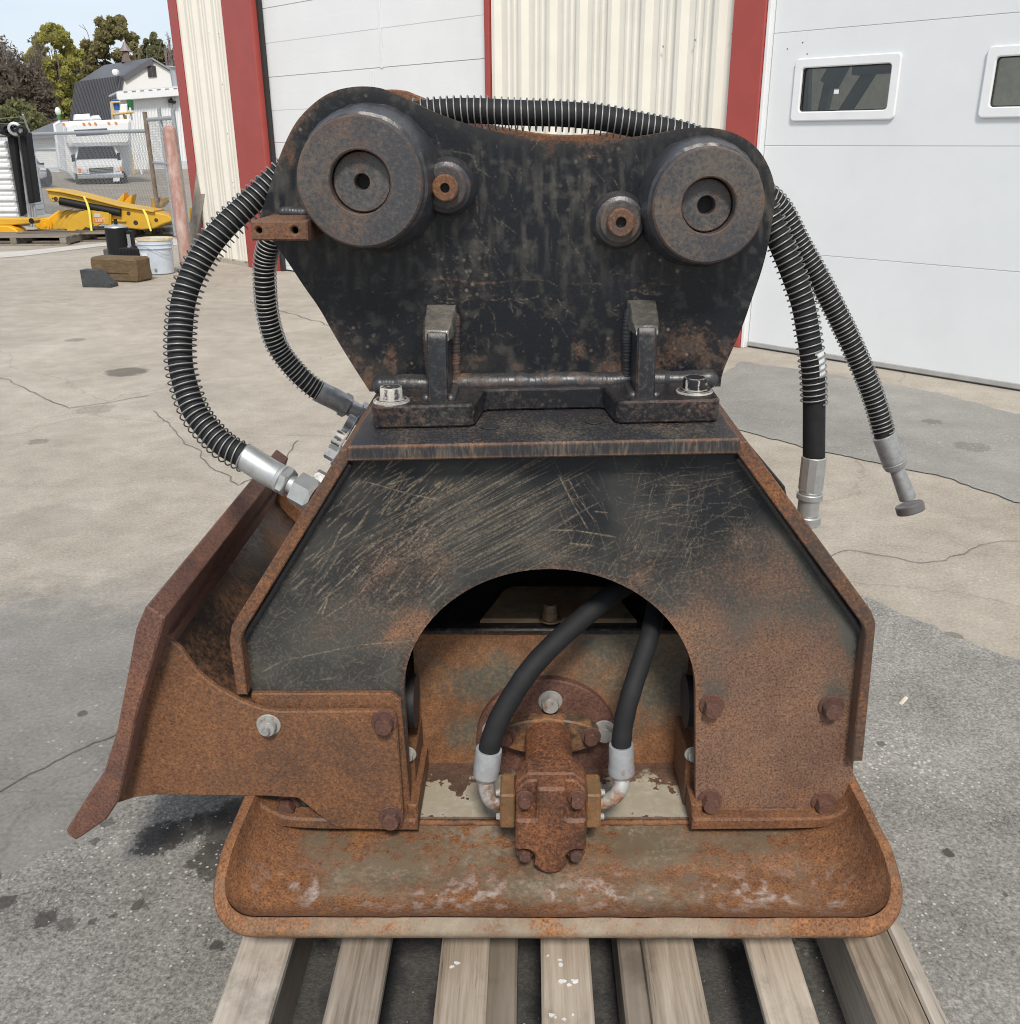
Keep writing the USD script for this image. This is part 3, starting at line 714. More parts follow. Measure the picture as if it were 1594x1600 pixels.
st_wall = steel('wall_rust', paint=(.075, .075, .06), dusty=(.14, .135, .10), cover=.05, attr=True, seed=11, rust=RUST, s1=6.0, s2=120, dust=.25, rscale=60, grain=.8, soft=.15, rough_p=.7)
st_top = steel('top_plate_paint', paint=(.020, .021, .025), dusty=(.12, .1, .075), cover=-.06, edge=2.0, spots=.3, dust=.20, seed=12, rust=RUST, rough_p=.5, s1=5.0, s2=130, bevel_r=.007, stretch=(1.6, 1, .3))
weld = steel('weld_bead_black', paint=(.028, .029, .033), dusty=(.07, .068, .064), cover=-.06, dust=.16, seed=13, rust=RUST_DARK, rough_p=.33, spec=.6, bump=.5)
weld_pale = steel('weld_cap_worn', paint=(.07, .066, .06), dusty=(.16, .145, .12), cover=-.06, dust=.2, seed=28, rust=RUST_DARK, rough_p=.3, spec=.7, bump=.5)
weld_rust = steel('weld_bead_rust', paint=(.03, .03, .03), cover=.12, seed=14, rust=RUST, rough_p=.5, bump=.6)
zinc = zinc_look('zinc_plate')
zinc_dull = zinc_look('zinc_dull', (.4, .41, .41), .45, .35)
spring_steel = zinc_look('spring_wire', (.33, .33, .32), .46, .3)
hose_rubber = plain('hose_rubber', (.011, .0115, .013), .72, specular_ior_level=.35, var=.3, scale=30.0, bump=.15, bscale=160.0)
bolt_rust = steel('bolt_rust', paint=(.06, .05, .045), cover=.14, seed=15, rust=[(a, tuple(np.array(c) * .8)) for a, c in RUST_BLADE], edge=1.2, bevel_r=.003, s2=200, rscale=200, bump=.15)
bolt_white = steel('bolt_chipped_white', paint=(.05, .05, .052), cover=-.01, edge=2.6, seed=16, rust=[(.2, (.38, .38, .36)), (.8, (.62, .62, .6))], s1=70, s2=180, bevel_r=.0045, soft=.05)
bolt_black = steel('bolt_black', paint=(.012, .013, .016), cover=-.12, edge=1.6, seed=17, rust=[(.2, (.4, .4, .38)), (.8, (.62, .62, .6))], s1=60, s2=160, bevel_r=.004, soft=.05)
bolt_zinc = steel('bolt_painted_grey', paint=(.29, .29, .275), dusty=(.38, .38, .36), cover=-.03, seed=18, rust=RUST, s1=50, s2=150, dust=.15, rough_p=.45)
fit_grey = steel('fitting_grey', paint=(.27, .285, .30), dusty=(.36, .37, .37), cover=-.05, seed=19, rust=RUST, s1=18, s2=70, dust=.15, rough_p=.42, spec=.7)
fit_rust = steel('fitting_rust', paint=(.33, .33, .32), cover=.03, seed=20, rust=RUST, s1=22, s2=80, rough_p=.5)
brass = steel('port_block', paint=(.15, .095, .045), dusty=(.2, .15, .08), cover=.07, seed=21, rust=RUST, s1=25, s2=70, dust=.2, rough_p=.5)

YF, YB, YT, YO, YBL, YK, YW, YBACK = 1.415, 1.385, 1.375, 1.39, 1.33, 1.60, 1.593, 1.97
cmp_ = thing('plate_compactor', 'black and rusty plate compactor with hoses and mounting ears on the pallet', 'compactor', (0, 0, 0))
FR = (0, -1, 0)

def soften(pts, it=3, corner=32):
    P = np.asarray(pts, float)
    for _ in range(it):
        a_, b_ = P - np.roll(P, 1, 0), np.roll(P, -1, 0) - P
        an = np.degrees(np.abs(np.arctan2(a_[:, 0] * b_[:, 1] - a_[:, 1] * b_[:, 0], (a_ * b_).sum(1))))
        Q = []
        for i_ in range(len(P)):
            if an[i_] > corner:
                Q.append(P[i_])
            else:
                Q += [P[i_] * .75 + P[i_ - 1] * .25, P[i_] * .75 + P[(i_ + 1) % len(P)] * .25]
        P = np.array(Q)
    return P
# ---- base plate: thick plate, ends curled up, corners rounded
FLOOR, PT, END = .178, .021, .11
R_SIDE, R_FRONT = .098, .056
XL, XR = gd(332, 1392, FLOOR + R_SIDE - .012)[0] - .011, gd(1412, 1392, FLOOR + R_SIDE - .012)[0] + .012
Y0, Y1 = gd(870, 1449, FLOOR + R_FRONT)[1], 1.95
pl = sbox(XL + .085, Y0 + .085, XR - .085, Y1 - .085).buffer(.085, quad_segs=16)
pin_ = pl.buffer(-.0195, quad_segs=16)
def rise_at(y):
    t = np.clip((y - Y0) / .15, 0, 1)
    return R_FRONT + (R_SIDE - R_FRONT) * t * t * (3 - 2 * t)
def lift(d, y):
    """Height above the tray's floor at distance d from the rim's inner edge; the ends stand steeper than the front."""
    r = rise_at(y)
    R = (END ** 2 + r ** 2) / (2 * r)
    a = np.clip(END - d, 0, END)
    return R - np.sqrt(np.maximum(R * R - a * a, 0))
def dish_at(x, y):
    d = np.array(pin_.exterior.distance(shapely.points(np.column_stack([x, y]))))
    return lift(np.where(shapely.contains_xy(pin_, x, y), d, 0), np.asarray(y))
p, tri = fill(pin_, .0046, .2)
relief = lambda p: meshkit.fbm(np.column_stack([p * 9, np.zeros(len(p))]), 4, 3) * .006 - .003 - sum(dep * np.exp(-((p[:, 0] - cx_) / sx_) ** 2 - ((p[:, 1] - cy_) / sy_) ** 2) for cx_, cy_, sx_, sy_, dep in ((.33, 1.30, .17, .03, .006), (-.2, 1.30, .13, .03, .005), (.36, 1.34, .2, .02, -.003)))
topv = np.column_stack([p, FLOOR + dish_at(p[:, 0], p[:, 1]) + relief(p)])
a = p[tri]
neg = np.cross(a[:, 1] - a[:, 0], a[:, 2] - a[:, 0]) < 0
tri[neg] = tri[neg][:, ::-1]
N = len(p)
rim = np.array([pl.exterior.interpolate(t).coords[0] for t in np.arange(0, pl.exterior.length, .004)])
if not pl.exterior.is_ccw:
    rim = rim[::-1]
rz = rise_at(rim[:, 1])
rs = END / ((END ** 2 + rz ** 2) / (2 * rz))           # sine of the wall's slope at its edge
rel = relief(inset_ring(rim, .0195))
def lip_ring(off, z):
    q = inset_ring(rim, off) if np.ndim(off) == 0 and off else rim
    return np.column_stack([q, z])
top_z = FLOOR + rz + rel
drop = PT * np.sqrt(np.maximum(1 - rs ** 2, 0))
rings = [lip_ring(.0195, top_z), lip_ring(.0165, top_z + .0012), lip_ring(.004, top_z - drop * .8 + .0005), lip_ring(0, top_z - drop - .003), lip_ring(.003, top_z - drop - .012), lip_ring(.03, np.minimum(top_z - drop - .03, FLOOR + rz * .25 - .01)), lip_ring(.10, np.full(len(rim), FLOOR - PT))]
K = len(rim)
RV = np.vstack(rings)
i = np.arange(K); j = (i + 1) % K
RF = np.vstack([np.vstack([np.column_stack([q * K + i, (q + 1) * K + i, (q + 1) * K + j]), np.column_stack([q * K + i, (q + 1) * K + j, q * K + j])]) for q in range(len(rings) - 1)])
rimm = trimesh.Trimesh(RV, RF, process=False)
botm = bx(XL + .15, XR - .15, Y0 + .10, Y1 - .10, FLOOR - .032, FLOOR - PT + .001)
# wear: r pale dust, g rust, b pale paint
dist_edge = np.array(pin_.exterior.distance(shapely.points(p)))
fb = .5 * meshkit.fbm(np.column_stack([p * 8, np.zeros(N)]), 5, 9) + .5 * meshkit.fbm(np.column_stack([p * 45, np.zeros(N)]), 4, 19)
g_r = np.clip((.115 - dist_edge) / .07, 0, 1) * .36 + np.exp(-((p[:, 0] - .36) / .17) ** 2 - ((p[:, 1] - 1.29) / .05) ** 2) * .20 + (fb - .5) * .8 - .02
fc = meshkit.fbm(np.column_stack([p * 60, np.zeros(N)]), 4, 29)
g_r += np.clip((fc - .55) * 4, 0, .6) * (fb > .5)
r_r = np.clip((fc - .52) * 9, 0, .75) * np.clip((fb - .44) * 8, 0, 1) * np.exp(-((p[:, 1] - 1.245) / .05) ** 2) * np.clip(dist_edge / .1, .25, 1)
g_r += - .12 * np.exp(-((p[:, 0] - .0) / .2) ** 2) * np.exp(-((p[:, 1] - 1.33) / .08) ** 2)
b_r = np.clip(.75 - dist_edge / .006, 0, 1) * np.clip((.25 - np.abs(p[:, 0] - .05)) * 4 + .4, 0, .9)
wear = np.column_stack([r_r, g_r, b_r])
bp = obj('base_plate', trimesh.Trimesh(topv, tri, process=False), st_dish, cmp_, smooth=True, attr=wear, label='rusty tray of the compactor with curled ends')
rb1 = np.clip((.40 - np.abs(rim[:, 0] - .05)) * 5, 0, 1) * (rim[:, 1] < 1.4)
obj('rim', rimm, st_dish, bp, smooth=True, attr=np.column_stack([np.zeros(K * 7), np.tile(.2 - rb1 * .26, 7), np.tile(rb1 * .45, 7)]))
obj('underside', botm, st_edge, bp)
# raised floor pad behind, with pale dust
px0, px1 = at(600, 1240, 1.5)[0], at(1130, 1240, 1.5)[0]
pale = steel('pale_dust', attr=True, paint=(.33, .295, .225), dusty=(.46, .43, .36), cover=-.06, seed=22, rust=RUST_DARK, s1=9, s2=55, dust=.15, soft=.05, rough_p=.85)
pad = obj('floor_pad', bx(px0, px1, 1.4285, 1.90, FLOOR - .004, FLOOR + .010, .002), st_edge, cmp_)
pp, pt = fill(sbox(px0 + .001, 1.4295, px1 - .001, YW), .003)
pf = .6 * meshkit.fbm(np.column_stack([pp * 22, np.zeros(len(pp))]), 5, 71) + .4 * meshkit.fbm(np.column_stack([pp * 110, np.zeros(len(pp))]), 3, 72)
pr_ = np.clip((pp[:, 1] - 1.515 + (pf - .5) * .22) / .012, 0, 1) * .6 + np.clip((pf - .57) * 5, 0, .5) - .1 + np.clip((1.436 - pp[:, 1]) / .006, 0, 1) * .2
ar = np.cross(pp[pt][:, 1] - pp[pt][:, 0], pp[pt][:, 2] - pp[pt][:, 0])
pt[ar < 0] = pt[ar < 0][:, ::-1]
obj('dusty_top', trimesh.Trimesh(np.column_stack([pp, np.full(len(pp), FLOOR + .0112)]), pt, process=False), pale, pad, smooth=False, attr=np.column_stack([np.zeros(len(pp)), pr_, np.clip((pf - .45) * 2, 0, .5)]))
obj('weld_bead', weld_tube(np.column_stack([np.linspace(px0, px1, 90), 1.424 + rng.normal(0, .0008, 90), np.full(90, FLOOR + .003)]), .0055), weld_rust, cmp_, smooth=True)

# ---- exciter housing behind the arch
bx0, bx1 = at(650, 1100, YW)[0], at(1071, 1100, YW)[0]
bz = at(860, 987, YW)[2]
hp, ht = fill(sbox(bx0, FLOOR, bx1, bz), .006)
f1 = meshkit.fbm(np.column_stack([hp * 8, np.zeros(len(hp))]), 5, 21)
gz = np.clip((.27 - hp[:, 1]) / .06, 0, 1) * .25 + np.clip((f1 - .5) * 1.5, -.1, .2) + np.exp(-((hp[:, 0] - (bx0 + .06)) / .05) ** 2) * .08 + np.clip((hp[:, 0] - .16) / .12, 0, 1) * .1 + np.clip((hp[:, 1] - bz + .02) / .02, 0, 1) * .1
aw = np.column_stack([np.zeros(len(hp)), gz - .03, np.clip((f1 - .45) * 1.2, 0, .5)])
ar = np.cross(hp[ht][:, 1] - hp[ht][:, 0], hp[ht][:, 2] - hp[ht][:, 0])
ht[ar < 0] = ht[ar < 0][:, ::-1]
hs = obj('exciter_housing', bx(bx0, bx1, YW + .001, 1.90, FLOOR, bz - .001, .004), st_black, cmp_)
obj('face_plate', trimesh.Trimesh(np.column_stack([hp[:, 0], np.full(len(hp), YW), hp[:, 1]]), ht, process=False), st_wall, hs, smooth=False, attr=aw)
obj('lip', bx(bx0 - .004, bx1 + .004, YW - .006, YW + .03, bz - .004, bz + .008, .003), st_black, hs)
tp = Polygon([gd(x, y, bz + .012)[:2] for x, y in ((735, 990), (785, 925), (800, 918), (940, 918), (960, 925), (1010, 990))]).buffer(0)
obj('cover_plate', plan(tp.intersection(sbox(-1, YW + .02, 1, 1.89)), bz + .0, .016, .003), steel('cover_rust', paint=(.09, .078, .06), dusty=(.26, .2, .12), cover=.02, seed=23, rust=RUST, dust=.3, s1=8), hs)
q = gd(860, 968, bz + .016)
obj('breather_plug', cat(hexhead(q, (0, 0, 1), .016, .014, True), lathe([(0, .034), (.011, .034), (.013, .030), (.013, .012), (0, .012)], q, (0, 0, 1), 20)), steel('plug_brass', paint=(.12, .085, .04), cover=.06, seed=24, s1=40, rust=RUST_DARK), hs)
for sx, px in ((-1, 641), (1, 1078)):
    for py, Yq in ((1095, 1.52), (1095, 1.80)):
        c = at(651 if sx < 0 else 1070, py, 1.52); c[1] = Yq
        obj('rubber_mount', lathe([(0, .06), (.05, .06), (.046, .03), (.05, 0), (0, 0)], c, (sx, 0, 0), 32), rubber_black, cmp_)
    c = at(px, 1158, 1.50)
    obj('mount_bracket', bx(c[0] - .012, c[0] + .012, 1.46, 1.88, .19, .30, .003), st_rust, cmp_)
    obj('bolt', hexhead((c[0], 1.46, c[2]), FR, .012, .01), bolt_zinc, cmp_)

# ---- front plate with arch, painted wear on a fine mesh
def arch(cx=859, cy=1080, a=228, b=191, n=40):
    t = np.linspace(math.pi, 0, n)
    return [(cx + a * math.cos(k), cy - b * math.sin(k)) for k in t]
outer = [(546, 716), (1152, 706), (1349, 985), (1338, 1110), (1330, 1264), (1087, 1264)]
FP = Polygon(outer + arch()[::-1] + [(642, 1264), (420, 1264), (405, 1230), (388, 1090), (376, 1000)])
fpx_, ft = fill(FP, 1.3, .3)
fpx0 = fpx_
P3 = at(fpx0[:, 0], fpx0[:, 1], YF)
def seg_mask(P, A, B, w, amp):
    """brush marks: soft lines from A to B, widths w (pixels of the survey)."""
    out = np.zeros(len(P))
    tree = cKDTree(P)
    for a, b, ww, k in zip(A, B, w, amp):
        m, r = (a + b) / 2, np.linalg.norm(b - a) / 2 + ww * 3
        ii = np.array(tree.query_ball_point(m, r), int)
        if not len(ii):
            continue
        d = b - a
        t = np.clip(((P[ii] - a) @ d) / max(d @ d, 1e-9), 0, 1)
        dd = np.linalg.norm(P[ii] - a - t[:, None] * d, axis=1)
        fade = np.clip(np.minimum(t, 1 - t) * 5 + .25, 0, 1)
        out[ii] = np.maximum(out[ii], k * fade * np.clip(1.3 - dd / (ww * .46), 0, 1))
    return out
sr = np.random.default_rng(31)
SA, SB, SW, SK = [], [], [], []
def strokes(n, box, ang, dang, length, width, amp, keep=None):
    for _ in range(n):
        c = np.array([sr.uniform(box[0], box[2]), sr.uniform(box[1], box[3])])
        if keep is not None and not keep(c):
            continue
        a = math.radians(ang + sr.normal(0, dang))
        d = np.array([math.cos(a), -math.sin(a)]) * sr.uniform(*length) / 2
        SA.append(c - d); SB.append(c + d); SW.append(sr.uniform(*width)); SK.append(sr.uniform(*amp))
strokes(150, (460, 745, 700, 930), 47, 9, (8, 48), (1.2, 3.2), (.15, .85))
strokes(260, (420, 760, 720, 960), 46, 12, (5, 30), (1.1, 1.7), (.1, .5))
strokes(70, (540, 725, 740, 800), 37, 8, (8, 50), (1.2, 2.8), (.2, .85))
strokes(130, (600, 745, 880, 880), 29, 2.5, (60, 210), (1.05, 1.7), (.15, .75), lambda c: abs((c[1] - 815) + (c[0] - 740) * .5) < 75)
strokes(80, (700, 790, 880, 880), 27, 3, (40, 160), (1.2, 2.4), (.2, .55))
strokes(320, (390, 880, 640, 1075), 35, 45, (8, 36), (1.0, 1.6), (.06, .38))
strokes(260, (960, 720, 1190, 900), 60, 55, (8, 45), (1.0, 1.6), (.05, .32))
strokes(50, (1000, 730, 1170, 860), 8, 10, (15, 80), (1.0, 1.6), (.2, .6))
strokes(50, (980, 760, 1100, 900), 70, 10, (15, 60), (1.0, 1.6), (.2, .6))
strokes(26, (840, 740, 950, 840), 118, 8, (12, 70), (1.0, 1.6), (.1, .4))
strokes(120, (860, 840, 1080, 930), 25, 40, (10, 50), (1.0, 1.6), (.15, .5))
for a, b, w, k in (((873, 742), (897, 790), 2.2, .9), ((897, 790), (919, 827), 2.0, .9), ((886, 744), (905, 780), 1.8, .8), ((905, 780), (930, 815), 1.6, .7), ((858, 828), (900, 829), 2.4, .9), ((900, 829), (962, 839), 2.6, 1), ((890, 849), (930, 853), 2.8, .9), ((928, 799), (950, 801), 2.0, .8),
                   ((950, 892), (962, 874), 1.6, .6), ((962, 874), (990, 862), 1.6, .6), ((990, 862), (1060, 859), 1.6, .5), ((570, 752), (640, 772), 2.0, .8), ((640, 772), (694, 783), 2.0, .8), ((410, 1050), (440, 1033), 2.4, .7), ((440, 1033), (560, 1008), 2.0, .6), ((560, 1008), (655, 1000), 1.8, .8),
                   ((495, 960), (520, 920), 2.4, .8), ((520, 920), (570, 875), 2.2, .8), ((503, 962), (512, 935), 3.2, .8), ((500, 970), (560, 932), 1.8, .7), ((500, 1062), (522, 1060), 2.4, .6), ((440, 1077), (590, 1077), 1.2, .35)):
    SA.append(np.array(a, float)); SB.append(np.array(b, float)); SW.append(w); SK.append(k)
scr = seg_mask(fpx0, SA, SB, SW, SK)
x_, y_ = fpx0[:, 0], fpx0[:, 1]
fa = meshkit.fbm(np.column_stack([fpx0 / 70, np.zeros(len(fpx0))]), 5, 41)
fb_ = meshkit.fbm(np.column_stack([fpx0[:, 0] * .8 / 16 + fpx0[:, 1] * .6 / 16, -fpx0[:, 0] * .6 / 60 + fpx0[:, 1] * .8 / 60, np.zeros(len(fpx0))]), 4, 42)
sd = ((x_ - 1000) * (800 - 930) - (y_ - 930) * (1180 - 1000)) / -math.hypot(180, 130)       # > 0: below the line towards the right leg
right = np.clip((sd + 25 + (fa - .5) * 90) / 120, 0, 1) * np.clip((x_ - 930) / 120, 0, 1)
low = np.clip((y_ - 960) / 140, 0, 1) * np.clip((x_ - 950) / 60, 0, 1)
rust_a = right * .34 + low * .26
edge_d = np.array(FP.exterior.distance(shapely.points(fpx0)))
for cx_, cy_, r_ in ((1112, 1085, 26), (1300, 1085, 22), (1345, 1000, 30)):
    rust_a -= .35 * np.exp(-(((x_ - cx_) ** 2 + (y_ - cy_) ** 2) / r_ ** 2))
rust_a -= .3 * np.exp(-(np.maximum(0, np.abs((x_ - 1150) * .816 - (y_ - 712) * .578) - 2) / 16) ** 2) * (x_ > 1140) * (y_ < 1180)
left = np.clip((x_ - 560) / 80, 0, 1) * np.clip((690 - x_) / 40, 0, 1)
for cx_, cy_, sx_, sy_, k in ((620, 990, 46, 18, .22), (655, 968, 20, 20, .2), (605, 890, 26, 14, .16), (575, 915, 20, 10, .12), (690, 880, 40, 18, .12), (480, 990, 60, 40, .05), (800, 895, 60, 10, .1), (1000, 900, 40, 18, .14), (1090, 960, 30, 40, .08)):
    u = (x_ - cx_) * .87 - (y_ - cy_) * .5
    v = (x_ - cx_) * .5 + (y_ - cy_) * .87
    rust_a += k * np.exp(-(u / sx_) ** 2 - (v / sy_) ** 2) * (.5 + fb_)
rust_a -= .09 * np.clip((900 - y_) / 120, 0, 1) * np.clip((x_ - 700) / 100, 0, 1) * (1 - right)
dust_a = np.clip((y_ - 760) / 230, 0, 1) * .75 + np.clip((fa - .5) * 1.6, -.15, .4) + right * .45
dust_a *= np.clip((edge_d - 3) / 14, .1, 1)
arch_d = np.abs(np.hypot((x_ - 859) / 228, (y_ - 1080) / 191) - 1) * 200
dust_a += .3 * np.exp(-(arch_d / 30) ** 2)
rust_a += .12 * np.exp(-(arch_d / 7) ** 2)
hair = np.clip((meshkit.noise(np.column_stack([fpx0 / 2.6, np.zeros(len(fpx0))]), 5) - .62) * 2.2, 0, .5) * np.clip((y_ - 820) / 150, 0, 1)
fw = np.column_stack([np.clip(scr * (.65 + .5 * fb_), 0, 1) * .92, rust_a, np.clip(dust_a * .75 + hair, 0, 1)])
ar = np.cross((P3[ft][:, 1] - P3[ft][:, 0])[:, [0, 2]], (P3[ft][:, 2] - P3[ft][:, 0])[:, [0, 2]])
ft[ar < 0] = ft[ar < 0][:, ::-1]
fr = obj('front_plate', frontpx(list(FP.exterior.coords)[:-1], YF + .0008, .02, .0006), st_edge, cmp_, label='black plate with arched opening, scratched and rusting')
obj('painted_face', trimesh.Trimesh(P3, ft, process=False), st_frame, fr, smooth=False, attr=fw)
# ---- side band wrapped round the frame
bo = [(1348, 1190), (1369, 974), (1362, 955), (1168, 690), (534, 702), (362, 978), (358, 1004), (370, 1086)]
bi = [(386, 1086), (376, 1002), (379, 990), (546, 719), (1152, 709), (1349, 978), (1353, 990), (1331, 1190)]
band = Polygon(xz(bo + bi, YB)).buffer(0)
obj('side_band', front(band, YB, YBACK - YB, .002), st_edge, cmp_)
wp = at(np.array([1333, 1349, 1152]), np.array([1185, 990, 713]), YF - .003)
wq = at(np.array([388, 379, 548]), np.array([1080, 1000, 722]), YF - .003)
for pts in (wp, wq):
    q = np.vstack([np.linspace(pts[0], pts[1], 40)[:-1], np.linspace(pts[1], pts[2], 70)])
    obj('weld_bead', weld_tube(q, .0062), weld, cmp_, smooth=True)
obj('rear_plate', front(Polygon(xz(bo, YB)).buffer(-.004), YBACK - .025, .018, .002), st_black, cmp_)
rb = Polygon(xz([(1340, 1100), (1372, 974), (1368, 950), (1330, 905), (1300, 870), (1240, 790), (1240, 1000)], YB)).buffer(0)
obj('rear_lug', front(rb, YBACK + .001, .03, .003), st_black, cmp_)

# ---- top plate and bolted mounting flange
tpl = Polygon(xz([(541, 698), (1158, 684), (1160, 709), (541, 722)], YT)).buffer(0)
def tilt_z(m):
    m.vertices[:, 2] += .0205 * (m.vertices[:, 0] - .03)
    return m
zT = at(850, 691, YT)[2]
tx0, tx1 = at(541, 698, YT)[0], at(1158, 684, YT)[0]
tpm = plan(rounded(sbox(tx0, YT, tx1, YBACK + .03), .004), zT - .0245, .0245, .0025)
tpo = obj('top_plate', tilt_z(tpm), st_top, cmp_)
for px, py in ((766, 665), (928, 660)):
    q = gd(px, py, zT + .001); q[2] += .0205 * (q[0] - .03)
    obj('bolt_hole', lathe([(0, .0012), (.0135, .0012), (.014, 0), (0, 0)], q, (0, 0, 1), 20), black_gap, tpo)
fy = lambda px, py: gd(px, py, zT)[:2]
zF = zT + .036
YL = gd(660, 666, zT)[1]
YM = gd(850, 640, zT)[1] - .005
lx0, lx1, rx0, rx1 = at(579, 660, YL)[0], at(741, 660, YL)[0], at(962, 652, YL)[0], at(1126, 645, YL)[0]
fl = Polygon([(lx0, YL), (lx1, YL), (lx1 + .012, YM), (rx0 - .012, YM), (rx0, YL), (rx1, YL), (rx1, 1.75), (lx0, 1.75)])
fl = fl.buffer(-.016).buffer(.030).buffer(-.014)
bra = obj('mounting_flange', tilt_z(plan(fl, zT + .002, zF - zT, .003)), st_black, cmp_)
for px, py, mt in ((612, 627, bolt_white), (1085, 612, bolt_black)):
    q = gd(px, py, zF + .0205 * (at(px, py, 1.5)[0] - .03) + .002)
    obj('bolt', hexhead(q, (0, 0, 1), .0205, .02, True, .15), mt, cmp_)
    obj('washer', lathe([(0, .0035), (.029, .0035), (.030, .002), (.030, 0), (0, 0)], q - np.array([0, 0, .001]), (0, 0, 1), 32), bolt_white, cmp_)

# ---- ear plates
ear = [(578, 612), (555, 577), (520, 520), (500, 482), (475, 448), (450, 409), (437, 392), (404, 345), (420, 296), (436, 245), (454, 204), (470, 180), (498, 154), (525, 140), (560, 134), (591, 136), (608, 142), (641, 156), (676, 175), (726, 193), (776, 206), (800, 210), (856, 219), (913, 221), (969, 217), (1026, 209), (1054, 203), (1082, 199), (1110, 199), (1139, 204), (1167, 217), (1190, 238), (1206, 269), (1212, 298), (1209, 334), (1201, 382), (1190, 425), (1175, 467), (1160, 512), (1128, 582), (1126, 604)]
ear = [tuple(q) for q in soften(ear)]
EP = Polygon(ear)
e2, et = fill(EP, 1.9, .3)
E3 = at(e2[:, 0], e2[:, 1], YK)
ar = np.cross((E3[et][:, 1] - E3[et][:, 0])[:, [0, 2]], (E3[et][:, 2] - E3[et][:, 0])[:, [0, 2]])
et[ar < 0] = et[ar < 0][:, ::-1]
x_, y_ = e2[:, 0], e2[:, 1]
ed = np.array(EP.exterior.distance(shapely.points(e2)))
f3 = meshkit.fbm(np.column_stack([e2 / 60, np.zeros(len(e2))]), 5, 51)
f4 = meshkit.fbm(np.column_stack([x_ / 9, y_ / 40, np.zeros(len(e2))]), 4, 52)
f5 = meshkit.fbm(np.column_stack([e2 / 14, np.zeros(len(e2))]), 4, 53)
rust_e = .14 * np.exp(-(ed / 5) ** 2) * (y_ < 260) + .05 * np.exp(-(ed / 12) ** 2)
rust_e += .16 * np.exp(-((x_ - 1190) / 25) ** 2 - ((y_ - 440) / 60) ** 2) + .16 * np.clip((y_ - 470) / 110, 0, 1) * np.clip(f3 - .3, 0, 1) * np.exp(-((x_ - 1100) / 60) ** 2)
rust_e += .10 * np.clip((y_ - 520) / 80, 0, 1) * (f3 > .42) * f3
for cx_, cy_, sx_, sy_, k in ((860, 235, 8, 26, .25), (495, 433, 36, 10, .2), (455, 245, 8, 20, .3), (770, 275, 4, 16, .25), (1000, 455, 40, 3, .18), (612, 548, 10, 14, .22), (905, 550, 12, 14, .2)):
    rust_e += k * np.exp(-((x_ - cx_) / sx_) ** 2 - ((y_ - cy_) / sy_) ** 2)
rust_e += np.clip((y_ - 500) / 90, 0, 1) * np.clip((f5 - .46) * 1.4, 0, .22) * np.clip((f3 - .35) * 4, 0, 1)
rust_e += .18 * np.exp(-((y_ - (437 + (x_ - 520) * .01 + 3 * np.sin(x_ / 23))) / 2.0) ** 2) * (x_ > 520) * (.3 + f5)
dust_e = np.clip((f4 - .47) * 2.6, 0, .75) * np.clip((480 - y_) / 120, 0, 1) * np.clip((y_ - 200) / 80, 0, 1) + np.clip((f5 - .56) * 2.5, 0, .5)
dust_e += .3 * np.exp(-(ed / 16) ** 2) * (y_ < 300) + np.clip((y_ - 505) / 80, 0, 1) * np.clip((f3 - .42) * 2.2, 0, .45)
sr = np.random.default_rng(61)
SA, SB, SW, SK = [], [], [], []
strokes(120, (680, 220, 1000, 560), 120, 25, (6, 40), (1.0, 1.6), (.15, .5))
strokes(160, (480, 420, 1100, 580), 10, 60, (3, 14), (1.0, 2.0), (.15, .6))
strokes(14, (670, 462, 860, 472), 0, 15, (6, 18), (1.3, 2.2), (.5, .9))
strokes(10, (985, 452, 1060, 460), 0, 12, (6, 18), (1.3, 2.2), (.5, .8))
for a, b, w, k in (((706, 236), (740, 242), 1.8, .5), ((740, 242), (744, 262), 1.8, .6), ((744, 262), (766, 276), 1.6, .5), ((766, 276), (776, 276), 1.8, .5)):
    SA.append(np.array(a, float)); SB.append(np.array(b, float)); SW.append(w); SK.append(k)
sc2 = seg_mask(e2, SA, SB, SW, SK)
ew = np.column_stack([sc2 * .5, rust_e, np.clip(dust_e * .8 + sc2 * .3, 0, 1)])
earo = obj('ear_plate', frontpx(list(EP.exterior.coords)[:-1], YK + .0008, .03, .0006), st_edge, cmp_, label='front ear plate carrying two pin bosses')
obj('painted_face', trimesh.Trimesh(E3, et, process=False), st_bracket, earo, smooth=False, attr=ew)
earx = np.array([(a_, b_) for a_, b_ in xz(ear, YK)])
rear = earx.copy()
rear[:, 1] += .012
obj('ear_plate', front(Polygon(rear).buffer(-.003).buffer(.003), 1.93, .03, .003), st_edge, cmp_, label='rear ear plate behind the hoses')
